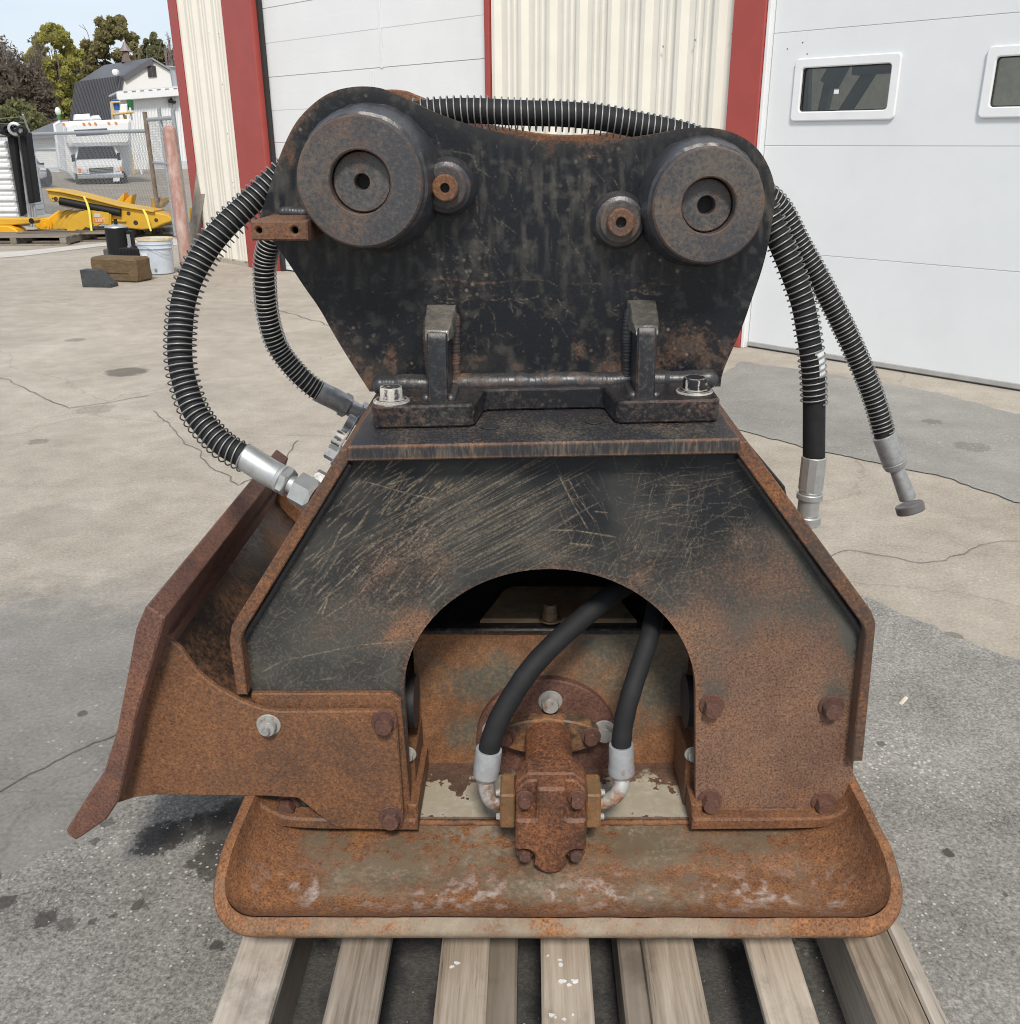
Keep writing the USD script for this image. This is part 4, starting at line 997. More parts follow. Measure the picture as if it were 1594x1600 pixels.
def boss(c, prof_list, base_c, base_r, Yr, fillet=.03):
    """Ring boss: welded fillet at the plate, ring in front, recessed pin with a hole."""
    R, ri, rp, rh, dep = prof_list
    cc = at(c[0], c[1], Yr)
    H_ = YK - Yr
    fl_ = [(base_r, 0), (base_r * .985 + R * .015, .008), (R + (base_r - R) * .45, fillet * .55), (R + .004, fillet), (R, fillet + .004)]
    body = [(0, 0)] + fl_[:0] + [(base_r, 0)] + fl_[1:]
    b0 = np.array([cc[0], YK + .001, cc[2]])
    o = obj('pin_boss', lathe([(R, fillet - .004), (R, H_ - .003), (R - .003, H_), (ri + .002, H_), (ri, H_ - .002), (ri, H_ - dep - .02), (R * .9, H_ - dep - .02), (R, fillet - .004)], b0, FR, 96), st_ring, cmp_)
    f = lathe([(R - .002, 0), (base_r, 0), (base_r, .012), (R + (base_r - R) * .72, fillet * .55), (R + .0045, fillet), (R - .002, fillet + .004), (R - .002, 0)], b0, FR, 96)
    v = f.vertices
    v += (meshkit.fbm(v * 90, 3, 5)[:, None] - .5) * .005 * (v - b0) / np.maximum(np.linalg.norm(v - b0, axis=1, keepdims=True), 1e-6)
    obj('weld_collar', trimesh.Trimesh(v, f.faces, process=False), weld, o)
    obj('pin', lathe([(0, H_ - dep - .03), (rh - .001, H_ - dep - .028), (rh, H_ - dep - .001), (rh + .001, H_ - dep), (rp - .002, H_ - dep), (rp, H_ - dep - .003), (rp, H_ - dep - .02), (0, H_ - dep - .031)], b0, FR, 64), st_pin, o)
    obj('bore', lathe([(0, .002), (rh - .0012, .002), (rh - .0012, 0), (0, 0)], b0 + np.array([0, -(H_ - dep - .028), 0]), FR, 32), black_gap, o)
    return o
kk = lambda Y: (Y * .9325) / FOCAL_PX
boss((562, 285), (100.5 * kk(1.47), 48.5 * kk(1.47), 46.5 * kk(1.49), 12.5 * kk(1.49), .02), None, .1125, 1.478, .088)
boss((1108, 322), (90 * kk(1.50), 43.5 * kk(1.50), 41.5 * kk(1.52), 14.5 * kk(1.52), .022), None, .1, 1.505, .065)
def small_boss(c, Yr, base_r, c0, r1, r2, rh):
    cc, c2 = at(c[0], c[1], Yr), at(c0[0], c0[1], YK - .03)
    b0 = np.array([c2[0], YK + .001, c2[2]])
    H1 = YK - Yr - .018
    bb = np.array([cc[0], YK + .001, cc[2]])
    o = obj('pin_boss', lathe([(0, 0), (r1, 0), (r1, H1 - .002), (r1 - .002, H1), (0, H1)], bb, FR, 48), st_ring, cmp_)
    obj('weld_collar', lathe([(r1 - .002, 0), (base_r, 0), (base_r * .97, H1 * .4), (r1 + .006, H1 * .80), (r1 - .001, H1 * .88), (r1 - .002, 0)], bb, FR, 48), weld, o)
    obj('pin', lathe([(0, H1 - .002), (r2, H1 - .002), (r2, H1 + .016), (r2 - .002, H1 + .018), (rh + .001, H1 + .018), (rh, H1 + .017), (rh, H1 + .0), (0, H1)], bb, FR, 40), st_edge, o)
    obj('bore', lathe([(0, .001), (rh - .0005, .001), (rh - .0005, 0), (0, 0)], bb + np.array([0, -(H1 + .004), 0]), FR, 24), black_gap, o)
small_boss((695, 294), 1.528, 45 * kk(1.6), (706, 291), 33 * kk(1.53), 21 * kk(1.51), 7.5 * kk(1.51))
small_boss((971, 348), 1.543, 45 * kk(1.6), (971, 344), 33 * kk(1.55), 22.5 * kk(1.53), 8.5 * kk(1.53))
# pins between the ears
for c in ((562, 285), (1108, 322)):
    q = at(c[0], c[1], 1.5)
    obj('cross_pin', lathe([(0, 0), (.045, 0), (.045, .30), (0, .30)], (q[0], 1.93, q[2]), FR, 40), st_pin, cmp_)
# stop block on the left edge
blk = Polygon(xz([(391, 345), (480, 345), (481, 376), (393, 376)], 1.46))
for px, r in ((404, 5.2), (460, 6)):
    q = at(px, 360, 1.46)
    blk = blk.difference(Point(q[0], q[2]).buffer(r * kk(1.46), quad_segs=6))
so = obj('stop_block', front(blk, 1.46, .17, .0025), st_rust, cmp_)
q0, q1 = at(391, 345, 1.46), at(480, 376, 1.46)
obj('backing', bx(q0[0] + .002, q1[0] - .002, 1.50, 1.629, q1[2] + .002, q0[2] - .002), black_gap, so, smooth=False)
obj('weld_bead', weld_tube(np.array([[q0[0] + .01, 1.593, q0[2] + .003], [q1[0], 1.593, q0[2] + .003]]), .010), weld, cmp_, smooth=True)
# gussets
def gusset(xa, xb, top, zb):
    zt_ = at(680, top, 1.503)[2]
    pr = np.array([(1.487, zb - .002), (1.500, zt_ - .012), (1.508, zt_), (1.602, zt_ + .016), (1.602, zb - .002)])
    m = slab(Polygon(pr), xb - xa, .003)
    v = m.vertices
    m = trimesh.Trimesh(np.column_stack([v[:, 2] + xa, v[:, 0], v[:, 1]]), m.faces, process=False)
    o = obj('gusset', m, st_black, cmp_)
    for x in (xa - .003, xb + .003):
        obj('weld_bead', weld_tube(np.array([[x, 1.596, zb], [x, 1.596, zt_ + .02]]), .0115, 1), weld, o, smooth=True)
        obj('weld_bead', weld_tube(np.array([[x, 1.492, zb + .001], [x, 1.594, zb + .001]]), .008, 2), weld, o, smooth=True)
    w_ = (xb - xa) / 2 + .007
    xm = (xa + xb) / 2
    cap = hull([(xm + sx * w_ * k1, yy, zz) for sx in (-1, 1) for k1, yy, zz in ((.78, 1.506, zt_ - .012), (.82, 1.512, zt_ + .004), (1, 1.545, zt_ + .010), (1, 1.601, zt_ + .030), (1.1, 1.601, zt_ - .006), (1.0, 1.53, zt_ - .012))]).subdivide().subdivide().subdivide()
    cap.vertices += (meshkit.fbm(cap.vertices * 60, 3, 2)[:, None] - .5) * .006
    obj('weld_cap', cap, weld_pale, o, smooth=50)
gusset(at(666, 560, 1.49)[0], at(699, 560, 1.49)[0], 521, zF + .0205 * -.1)
gusset(at(996, 560, 1.49)[0], at(1026, 560, 1.49)[0], 513, zF + .0205 * .15)
qx = np.linspace(at(580, 600, 1.59)[0], at(1124, 592, 1.59)[0], 130)
obj('weld_bead', weld_tube(np.column_stack([qx, np.full(130, 1.599), zF + .003 + .0205 * (qx - .03)]), .0175, 4, .018), weld, cmp_, smooth=True)

# ---- legs: skid runners, weld seam, bolts
for pts, nm in (([(1081, 1298), (1292, 1297), (1322, 1287), (1348, 1262), (1337, 1252), (1313, 1272), (1288, 1280), (1083, 1280)], 'R'), ([(653, 1299), (445, 1297), (416, 1284), (384, 1264), (392, 1250), (424, 1268), (450, 1281), (652, 1281)], 'L')):
    m = frontpx(soften(pts, 3, 50), YB - .002, .20, .004)
    obj('skid_runner', m, st_rust, cmp_)
    e0, e1 = (1081, 1098) if nm == 'R' else (636, 653)
    obj('runner_end', frontpx([(e0, 1258), (e1, 1258), (e1, 1282), (e0, 1282)], YB + .012, .18, .003), st_rust, cmp_)
for xa, xb in ((1092, 1325), (430, 640)):
    n_ = 80
    q = np.linspace(at(xa, 1268, YF - .003), at(xb, 1268, YF - .003), n_)
    obj('weld_bead', weld_tube(q, .0078, 5), weld_rust, cmp_, smooth=True)
for px, py in ((1112, 1101), (1298, 1103), (1109, 1249), (1286, 1252), (449, 1256)):
    obj('bolt', hexhead(at(px, py, YF), FR, .0165, .019), bolt_rust, cmp_)
# arch plate edge of the right leg
# ---- side blade on the left with its front arm
arm2 = [(392, 1084), (612, 1084), (626, 1096), (643, 1278), (640, 1284), (535, 1284), (480, 1240), (392, 1230)]
obj('backing_plate', frontpx(arm2, YF - .014, .0125, .002, .003), st_rust, cmp_)
blade = [(228, 946), (212, 984), (202, 1040), (182, 1144), (160, 1214), (142, 1236), (103, 1298), (106, 1306), (117, 1314), (130, 1306), (166, 1281), (184, 1254), (196, 1205), (214, 1115), (238, 1035), (258, 966)]
BP = Polygon(xz(blade, YBL)).buffer(0)
bl = obj('side_blade', front(rounded(BP, .004), YBL, 2.15 - YBL, .003), st_purple, cmp_, label='rust brown side blade with flared lower lip')
bx_ = at(250, 1010, YBL)
def led(pts, nm):
    obj(nm, frontpx(pts, YBL + .05, .75, .003), st_purple, bl)
led([(232, 1040), (252, 990), (270, 990), (262, 1050)], 'stiffener')
led([(214, 1110), (232, 1040), (262, 1050), (250, 1120)], 'stiffener')
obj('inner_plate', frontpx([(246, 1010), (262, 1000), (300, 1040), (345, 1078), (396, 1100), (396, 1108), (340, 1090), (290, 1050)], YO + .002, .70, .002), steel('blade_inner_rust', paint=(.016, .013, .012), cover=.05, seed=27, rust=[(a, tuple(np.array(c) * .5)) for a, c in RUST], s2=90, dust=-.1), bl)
arm = [(214, 1240), (184, 1250), (196, 1205), (214, 1115), (240, 1030), (252, 996), (262, 993), (271, 996), (286, 1008), (296, 1022), (306, 1036), (317, 1049), (330, 1060), (345, 1071), (362, 1080), (378, 1089), (394, 1096), (412, 1102), (440, 1106), (606, 1105), (616, 1107), (621, 1114), (632, 1276), (630, 1286), (622, 1291), (530, 1288), (520, 1282), (494, 1262), (468, 1241), (420, 1238), (244, 1236)]
AP = Polygon(xz(arm, YO)).buffer(0)
am = obj('blade_arm', front(rounded(AP, .003), YO - .012, .0122, .0025), st_rust, cmp_, label='rusty arm plate joining the blade to the frame')
wqp = at(np.array([252, 238, 214, 196, 188]), np.array([1000, 1040, 1117, 1205, 1245]), YO - .012)
q = spline(wqp, .005)
obj('weld_bead', weld_tube(q, .007, 6), weld_rust, cmp_, smooth=True)
for px, py, mt in ((601, 1127, bolt_rust), (612, 1275, bolt_rust)):
    obj('bolt', hexhead(at(px, py, YO - .012), FR, .0165, .018), mt, cmp_)
q = at(420, 1132, YO - .012)
zb = obj('bolt', hexhead(q, FR, .0155, .014, True, .2), bolt_zinc, cmp_, label='shiny galvanised bolt with nut')
obj('thread_end', lathe([(0, .008), (.006, .008), (.007, .006), (.007, 0), (0, 0)], q + np.array([0, -.0175, 0]), FR, 16), zinc, zb)
rp = xz([(236, 1240), (190, 1240), (214, 1115), (240, 1030), (234, 950), (262, 955), (300, 1010), (362, 1060), (440, 1085), (620, 1085), (632, 1276), (520, 1280), (420, 1238)], YO)
obj('blade_arm', front(Polygon(rp).buffer(0), 2.08, .02, .003), st_rust, cmp_, label='rear arm plate behind the frame')

# ---- hydraulic motor
MX, MZ = at(861, 1290, 1.29)[0], .283
flz = at(858, 1062, 1.575)[2] - .140
fl_ = obj('bearing_flange', lathe([(0, .018), (.136, .018), (.139, .015), (.139, 0), (0, 0)], (MX - .002, YW, flz), FR, 72), st_purple, cmp_)
for px, py in ((860, 1095), (944, 1141), (772, 1141)):
    obj('bolt', hexhead(at(px, py, YW - .018), FR, .0175, .018), bolt_zinc, fl_)
mo = UsdGeom.Xform.Define(stage, str(cmp_.GetPath()) + '/hydraulic_motor').GetPrim()
lens = Polygon([(MX + .10 * math.cos(t), MZ + .040 * math.sin(t)) for t in np.linspace(0, 2 * math.pi, 60)[:-1]]).union(Point(MX, MZ - .008).buffer(.050)).buffer(.01).buffer(-.01)
obj('adaptor_flange', front(lens, 1.545, .03, .003), steel('adaptor_dark', paint=(.05, .045, .035), dusty=(.11, .095, .06), cover=.05, seed=25, rust=RUST, dust=.2, s1=12), mo)
for sx in (-1, 1):
    obj('bolt', hexhead((MX + sx * .082, 1.545, MZ + .004), FR, .0145, .014), bolt_rust, mo)
def octo(w, h, c, cx=MX, cz=MZ):
    return Polygon([(cx - w + c, cz - h), (cx + w - c, cz - h), (cx + w, cz - h + c), (cx + w, cz + h - c), (cx + w - c, cz + h), (cx - w + c, cz + h), (cx - w, cz + h - c), (cx - w, cz - h + c)])
obj('neck', front(rounded(octo(.044, .034, .02), .012), 1.40, .155, .004), st_motor, mo)
obj('body', front(rounded(octo(.060, .080, .02), .01), 1.325, .045, .004), st_motor, mo)
obj('bearing_section', front(rounded(octo(.055, .066, .026), .012), 1.37, .040, .006), st_motor, mo)
cov = octo(.0595, .082, .018)
cover = rounded(cov.difference(Point(MX - .046, MZ - .066).buffer(.021)).difference(Point(MX + .046, MZ - .066).buffer(.021)).difference(sbox(MX - .07, MZ + .018, MX - .024, MZ + .1)).difference(sbox(MX + .024, MZ + .018, MX + .07, MZ + .1)).union(Point(MX, MZ - .07).buffer(.026)), .006)
obj('end_cover', front(biggest(cover), 1.283, .034, .005), st_motor, mo)
obj('cover_step', front(rounded(octo(.0585, .079, .02), .01), 1.309, .017, .003), st_motor, mo)
for sx in (-1, 1):
    for dz, yy in ((.045, 1.307), (-.066, 1.307)):
        obj('bolt', hexhead((MX + sx * .0435, yy, MZ + dz), FR, .0115, .014), bolt_rust, mo)
obj('nameplate', lathe([(0, .0015), (.009, .0015), (.0095, 0), (0, 0)], (MX, 1.283, MZ + .008), FR, 20), st_motor, mo)
for sx, s2 in ((-1, 'l'), (1, 'r')):
    x0 = MX + sx * .0605
    b_ = obj('port_block', bx(min(x0, x0 + sx * .026), max(x0, x0 + sx * .026), 1.325, 1.385, MZ - .034, MZ + .036, .003), brass, mo)
    for dz in (-.024, .026):
        obj('bolt', hexhead((x0 + sx * .026, 1.345, MZ + dz), (sx, 0, 0), .006, .006), bolt_zinc, mo)
    # elbow
    ex = x0 + sx * .026
    if sx < 0:
        top, bot = at(764, 1172, 1.375), at(758, 1216, 1.372)
    else:
        top, bot = at(971, 1165, 1.385), at(971, 1215, 1.38)
    el = spline([(ex - sx * .004, 1.358, MZ - .004), (ex + sx * .018, 1.360, MZ + .0), (bot[0] - sx * .002, 1.366, (MZ + bot[2]) / 2 + .006), bot], .004)
    obj('elbow', tube(el, np.linspace(.0125, .0145, len(el)), 20), fit_rust, mo)

def fitting(p, d, segs, parent, mat_list, k0=0):
    d = np.asarray(d, float) / np.linalg.norm(d)
    for (nm, ln, r0, r1, k), mt in zip(segs, mat_list):
        if k > 8:
            c = min(.0015, ln / 4)
            m = lathe([(0, 0), (r0 - c, 0), (r0, c), (r1, ln - c), (r1 - c, ln), (0, ln)], p, d, k)
        else:
            m = hexhead(p, d, r0, ln, False, .3)
        obj(nm, m, mt, parent, smooth=30 if k > 8 else False)
        p = p + d * ln
    return p
def inner_hose(pts, top, bot, name, r, seed, mat_f):
    h = spline(pts, .006)
    wig = .0003 * np.sin(np.arange(len(h)) * .9)
    o = obj('inner_hose', tube(h, r + wig, 24), hose_rubber, cmp_, smooth=True)
    d = (bot - top)
    ln = np.linalg.norm(d)
    d = d / ln
    big = r + .004
    obj('ferrule', lathe([(r * .9, -.002), (big, -.002), (big + .0005, 0), (big + .0008, ln * .55), (big + (0.002 if seed else 0), ln * .62), (big + (.002 if seed else 0), ln * .8), (.016, ln * .98), (.014, ln), (0, ln), (0, .004), (r * .9, .003), (r * .9, -.002)], top, d, 32), mat_f, o)
    return o
t_, b_ = at(764, 1172, 1.375), at(758, 1220, 1.372)
inner_hose([b_ + (t_ - b_) * .4, t_, at(778, 1128, 1.385), at(800, 1088, 1.40), at(832, 1042, 1.42), at(872, 1000, 1.455), at(915, 962, 1.49), at(955, 930, 1.53), at(1000, 900, 1.60), at(1030, 870, 1.7)], t_, b_, 'a', .0185, 0, fit_grey)
t_, b_ = at(971, 1165, 1.385), at(971, 1217, 1.38)
inner_hose([b_ + (t_ - b_) * .4, t_, at(976, 1122, 1.395), at(987, 1080, 1.41), at(1000, 1040, 1.435), at(1013, 1000, 1.46), at(1021, 970, 1.50), at(1027, 940, 1.55), at(1040, 890, 1.65)], t_, b_, 'b', .0172, 1, fit_grey)

# ---- spring guarded hoses over the ears
def guarded(ctrl, name, label, r, Rk, s0, s1, pitch, seed, f0, f1, d_end=None):
    P = np.array([at(x, y, Y) for x, y, Y in ctrl])
    h = spline(P, .008)
    L_ = np.r_[0, np.cumsum(np.linalg.norm(np.diff(h, axis=0), axis=1))]
    o = obj('guarded_hose', tube(h, r, 24), hose_rubber, cmp_, smooth=True, label=label)
    dd = np.linalg.norm(np.diff(P, axis=0), axis=1)
    cl = np.r_[0, np.cumsum(dd)] * L_[-1] / dd.sum()
    a, b = s0, len(h) - 1 - s1
    sub = h[a:b]
    u = np.linspace(0, 1, len(sub))
    xs, rs = zip(*Rk)
    Rr = np.interp(u, xs, rs)
    seg = 20
    tt, nn, bb = frames(sub)
    dl = np.r_[0, np.cumsum(np.linalg.norm(np.diff(sub, axis=0), axis=1))]
    n = int(dl[-1] / pitch * seg)
    uu = np.linspace(0, dl[-1], n)
    g_ = np.random.default_rng(seed)
    turns = uu / pitch
    q = np.arange(0, turns[-1] + 4, 3.0)
    turns = turns + np.interp(turns, q, g_.normal(0, .12, len(q)))
    ip = lambda A: np.stack([np.interp(uu, dl, A[:, k]) for k in range(3)], 1)
    C_, N_, B_ = ip(sub), ip(nn), ip(bb)
    an = turns * 2 * math.pi
    R_ = np.interp(uu, dl, Rr)[:, None]
    sag = np.array([0, 0, -.0022]) * (R_ > r + .004)
    obj('spring_guard', tube(C_ + sag + R_ * (np.cos(an)[:, None] * N_ + np.sin(an)[:, None] * B_), .0013, 6), spring_steel, o, smooth=True)
    return o, h
A = [(438, 747, 1.475), (405, 728, 1.487), (374, 709, 1.495), (354, 698, 1.50), (331, 677, 1.51), (305, 644, 1.525), (292, 610, 1.54), (284, 580, 1.55), (281, 550, 1.56), (282, 512, 1.575), (286, 475, 1.59), (297, 437, 1.605), (320, 394, 1.625), (354, 351, 1.645), (391, 317, 1.665), (419, 291, 1.68), (500, 232, 1.70), (590, 190, 1.705), (681, 175, 1.70), (740, 173, 1.695), (806, 176, 1.69), (875, 178, 1.69), (944, 185, 1.69), (999, 196, 1.69), (1065, 210, 1.69), (1130, 240, 1.69), (1180, 295, 1.685), (1212, 363, 1.675), (1228, 400, 1.67), (1242, 436, 1.665), (1255, 476, 1.66), (1262, 515, 1.655), (1268, 555, 1.65), (1271, 588, 1.65), (1272, 613, 1.65), (1272, 680, 1.65), (1272, 716, 1.65)]
h1, hp1 = guarded(A, 'h', 'front spring guarded hose looping from left side over the ears', .0197, [(0, .024), (.1, .0258), (.45, .0256), (.7, .0238), (1, .0235)], 8, 12, .0109, 5, None, None)
d0 = hp1[0] - hp1[4]
d0 /= np.linalg.norm(d0)
obj('ferrule', tube(hp1[:10], .0232, 28), zinc, h1)
pe = fitting(hp1[0] - d0 * .002, d0, [('collar', .009, .0235, .0245, 28), ('hex_collar', .012, .0255, .0255, 6), ('neck', .014, .0155, .0155, 24), ('hex_nut', .036, .0285, .0285, 6)], h1, [zinc, zinc, zinc, zinc])
e1 = hp1[-1]
fitting(e1 - np.array([0, 0, -.004]), (0.0, 0, -1), [('ferrule', .066, .0222, .0222, 10), ('collar', .005, .0205, .0205, 28), ('ring', .012, .0238, .0238, 28), ('stub', .032, .0195, .0195, 28), ('flange_head', .018, .0255, .0255, 32)], h1, [zinc, zinc, zinc, zinc, zinc])
lab = hp1[np.argmin(np.linalg.norm(hp1 - at(1272, 565, 1.65), axis=1))]
qq = spline([at(1269.5, 548, 1.65), at(1271, 566, 1.65), at(1272.2, 588, 1.65)], .006)
obj('paper_label', tube(qq, .0193, 20, False), plain('label_paper', (.62, .64, .64), .5, var=.2, scale=60), h1)
B = [(536, 631, 1.965), (518, 621, 1.96), (498, 611, 1.955), (477, 595, 1.95), (455, 572, 1.945), (436, 546, 1.94), (423, 512, 1.93), (416, 475, 1.92), (414, 449, 1.91), (414, 411, 1.90), (421, 381, 1.885), (445, 335, 1.86), (520, 290, 1.84), (700, 268, 1.82), (900, 266, 1.82), (1060, 268, 1.84), (1160, 285, 1.86), (1217, 322, 1.875), (1244, 371, 1.875), (1270, 418, 1.87), (1295, 465, 1.865), (1320, 515, 1.86), (1342, 563, 1.855), (1360, 606, 1.85), (1376, 657, 1.845), (1384, 688, 1.84)]
h2, hp2 = guarded(B, 'h2', 'rear spring guarded hose with a flanged free end', .0194, [(0, .0226), (1, .0224)], 7, 1, .0089, 6, None, None)
d0 = hp2[0] - hp2[4]
d0 /= np.linalg.norm(d0)
obj('ferrule', tube(hp2[:8], .0228, 28), zinc_dull, h2)
fitting(hp2[0] - d0 * .002, d0, [('hex_collar', .016, .026, .026, 6), ('neck', .025, .0185, .0185, 24), ('hex_nut', .03, .027, .027, 6)], h2, [zinc_dull, zinc, zinc])
d1_ = at(1418, 776, 1.83) - hp2[-1]
d1_ /= np.linalg.norm(d1_)
fitting(hp2[-1] - d1_ * .012, d1_, [('ferrule', .062, .0228, .0236, 28), ('collar', .014, .0245, .0215, 28), ('stub', .072, .0145, .0175, 24)], h2, [zinc_dull, zinc_dull, zinc_dull])
q = at(1421, 784, 1.825)
obj('flange_head', lathe([(0, .018), (.027, .018), (.0285, .016), (.0285, .002), (.027, 0), (0, 0)], q + np.array([0, 0, -.005]), (.35, -.25, -1), 40), steel('flange_head_worn', paint=(.09, .085, .085), cover=.0, seed=26, rust=RUST_DARK, s1=25, rough_p=.35, spec=.8), h2)
# port flange bolts on the left slope
nl = np.array([-.85, 0, .53])
for px, py, Yq in ((508, 752, 1.50), (527, 712, 1.50), (538, 690, 1.52), (556, 662, 1.9), (548, 676, 1.9)):
    obj('bolt', hexhead(at(px, py, Yq), nl, .0135, .016), zinc_dull if px != 538 else bolt_white, cmp_)
# ------------------------------------------------------------------ wooden pallet
WOOD = [(.26, (.08, .06, .042)), (.40, (.20, .16, .12)), (.5, (.335, .28, .22)), (.60, (.45, .385, .31)), (.76, (.58, .52, .44))]
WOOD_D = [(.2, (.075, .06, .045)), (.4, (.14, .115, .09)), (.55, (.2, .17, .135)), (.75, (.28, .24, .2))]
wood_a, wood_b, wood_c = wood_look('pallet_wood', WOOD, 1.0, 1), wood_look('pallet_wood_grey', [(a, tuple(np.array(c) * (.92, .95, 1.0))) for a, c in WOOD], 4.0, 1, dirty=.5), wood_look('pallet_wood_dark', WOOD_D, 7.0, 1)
pal = thing('wooden_pallet', 'pale wooden pallet under the compactor, boards running towards the viewer', 'pallet', (0, 0, 0))
YE0, YE1 = .86, 2.05
def board(xs_front, z1, th, mat, y0=YE0, b=.004):
    """xs_front: the board's left and right edges as survey pixels on the line y = 1475 at height z1."""
    xa, xb = (gd(x, 1475, z1)[0] for x in xs_front)
    m = bx(xa, xb, y0, YE1, z1 - th, z1, b)
    m = trimesh.Trimesh(*trimesh.remesh.subdivide_to_size(m.vertices, m.faces, .05)) if False else m
    return m
for (a, b, z, th, mt) in ((374, 455, PAL_Z, .02, wood_b), (532, 610, PAL_Z, .02, wood_b), (690, 765, PAL_Z, .02, wood_a), (845, 921, PAL_Z, .02, wood_a), (1004, 1085, PAL_Z, .02, wood_a), (1166, 1241, PAL_Z, .02, wood_a), (1323, 1397, PAL_Z, .02, wood_a)):
    obj('board', board((a, b), z, th, mt), mt, pal)
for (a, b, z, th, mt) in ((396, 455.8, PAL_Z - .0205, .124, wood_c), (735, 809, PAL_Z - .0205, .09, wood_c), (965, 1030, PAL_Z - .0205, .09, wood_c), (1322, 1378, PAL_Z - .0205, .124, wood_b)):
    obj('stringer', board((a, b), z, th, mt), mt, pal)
obj('board', board((1399, 1425), PAL_Z - .018, .09, wood_b), wood_look('pallet_wood_silver', [(a, tuple(np.array(c) * (.95, 1.0, 1.06))) for a, c in WOOD], 9.0, 1), pal)
xa, xb = gd(374, 1475, PAL_Z)[0], gd(1425, 1475, PAL_Z)[0]
for y in (1.35, 1.7, 1.95):
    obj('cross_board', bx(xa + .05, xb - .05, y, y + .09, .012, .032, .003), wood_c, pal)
splash = plain('white_paint_splash', (.6, .61, .61), .4)
for x0, y0, n_, sp in ((885, 1535, 6, 13), (872, 1590, 5, 16), (876, 1505, 3, 10), (716, 1505, 2, 8)):
    for k in range(n_):
        c = gd(x0 + rng.normal(0, sp), y0 + rng.normal(0, 3.5), PAL_Z + .0004)
        rr = rng.uniform(.0008, .0036)
        th_ = np.linspace(0, 2 * math.pi, 9)[:-1]
        rad = rr * rng.uniform(.5, 1.3, 8)
        obj('paint_fleck', plan(Polygon(np.column_stack([c[0] + rad * np.cos(th_) * 1.6, c[1] + rad * np.sin(th_)])).buffer(0), PAL_Z + .0003, .0006 + .00035 * k, 0), splash, pal, smooth=False)
chip = thing('wood_chip', 'pale wood splinter lying on grey asphalt right of the compactor', 'wood chip', gd(1412, 1095, .005), .9)
obj('splinter', hull([(-.022, -.004, 0), (.02, -.006, 0), (.025, .002, 0), (-.02, .006, 0), (-.018, -.003, .004), (.018, -.002, .005), (.016, .003, .004)]), plain('fresh_wood', (.62, .55, .42), .7), chip)
# ------------------------------------------------------------------ background: helpers
def fpx(pts, Y, t, b=.01):
    """Plate or block traced in survey pixels, front face at Y, t metres deep."""
    return front(Polygon(xz(pts, Y)).buffer(0), Y, t, b)
def rod(a, b, r, k=10):
    a, b = np.asarray(a, float), np.asarray(b, float)
    return tube(np.array([a, (a + b) / 2, b]), r, k)
class Facing:
    """A vertical plane across the line of sight to a far thing (turned by 'turn'), for boxes that run straight back from it."""
    def __init__(self, px, Y, turn=0.0):
        o = at(px, 225, Y)
        a = math.atan2(o[1], o[0]) + turn
        self.o, self.f = np.array([o[0], o[1], 0]), np.array([math.cos(a), math.sin(a), 0])
        self.r = np.array([self.f[1], -self.f[0], 0])
    def at(self, px, py, d=0.0):
        q = ray(px, py)
        o = self.o + self.f * d - np.array([0, 0, CAM_H])
        t = (o @ self.f) / (q @ self.f)
        return np.array([0, 0, CAM_H]) + (q * np.asarray(t)[..., None] if np.ndim(px) else q * t)
    def f_(self, pts, d, t, b=.01):
        P = np.asarray(pts, float)
        q = self.at(P[:, 0], P[:, 1], d)
        m = slab(Polygon(np.column_stack([(q - self.o) @ self.r, q[:, 2]])).buffer(0), t, b)
        v = m.vertices
        w = self.o + self.f * d + v[:, :1] * self.r + v[:, 2:3] * self.f
        w[:, 2] = v[:, 1]
        return trimesh.Trimesh(w, m.faces[:, ::-1], process=False)
white_paint = plain('white_vehicle_paint', (.72, .73, .73), .35, var=.04)
off_white = plain('cream_vehicle_paint', (.66, .64, .57), .4, var=.05)
dark_glass = plain('vehicle_glass', (.02, .025, .028), .08, var=.1)
chrome = plain('bright_metal', (.6, .61, .62), .25, metal=.8)
amber = plain('amber_lens', (.7, .22, .03), .25)
tyre = plain('tyre_rubber', (.018, .018, .018), .8)
yellow_paint = plain('machine_yellow', (.55, .32, .025), .42, var=.12, scale=3.0)
yellow_bright = plain('knuckle_yellow', (.72, .36, .01), .42, var=.08)
black_paint = plain('black_gloss', (.008, .008, .009), .55, specular_ior_level=.3)
strap_mat = plain('strap_yellow', (.78, .70, .12), .5)
old_wood = wood_look('old_grey_wood', [(.2, (.07, .058, .045)), (.4, (.14, .118, .095)), (.55, (.21, .18, .148)), (.75, (.31, .275, .23))], 3.0, 0)
timber = wood_look('brown_timber', [(.25, (.022, .014, .007)), (.42, (.07, .045, .022)), (.55, (.125, .085, .045)), (.75, (.21, .155, .09))], 5.0, 0, dirty=.4)

# ------------------------------------------------------------------ things by the building corner
q = gd(249, 427)
sc = (q[1] * .9325 + CAM_H * .3616) / FOCAL_PX
bk = thing('plastic_bucket', 'pale blue-white plastic bucket with tan rim by the red post', 'bucket', q)
rb_, rt_, hb = 22.5 * sc, 25.5 * sc, .385
bucket_mat = plain('bucket_plastic', (.50, .56, .62), .45, var=.1, scale=12.0)
prof = [(0, .004), (rb_ - .01, .004), (rb_, .012), (rb_ + (rt_ - rb_) * .72, hb * .72), (rt_ * 1.035, hb * .725), (rt_ * 1.04, hb * .745), (rt_ * .99, hb * .75), (rt_ * .995, hb * .83), (rt_ * 1.035, hb * .835), (rt_ * 1.04, hb * .855), (rt_ * .99, hb * .86), (rt_, hb * .95), (rt_ - .01, hb * .95), (rb_ - .012, .02), (0, .02)]
obj('body', lathe(prof, (0, 0, 0), (0, 0, 1), 40), bucket_mat, bk)
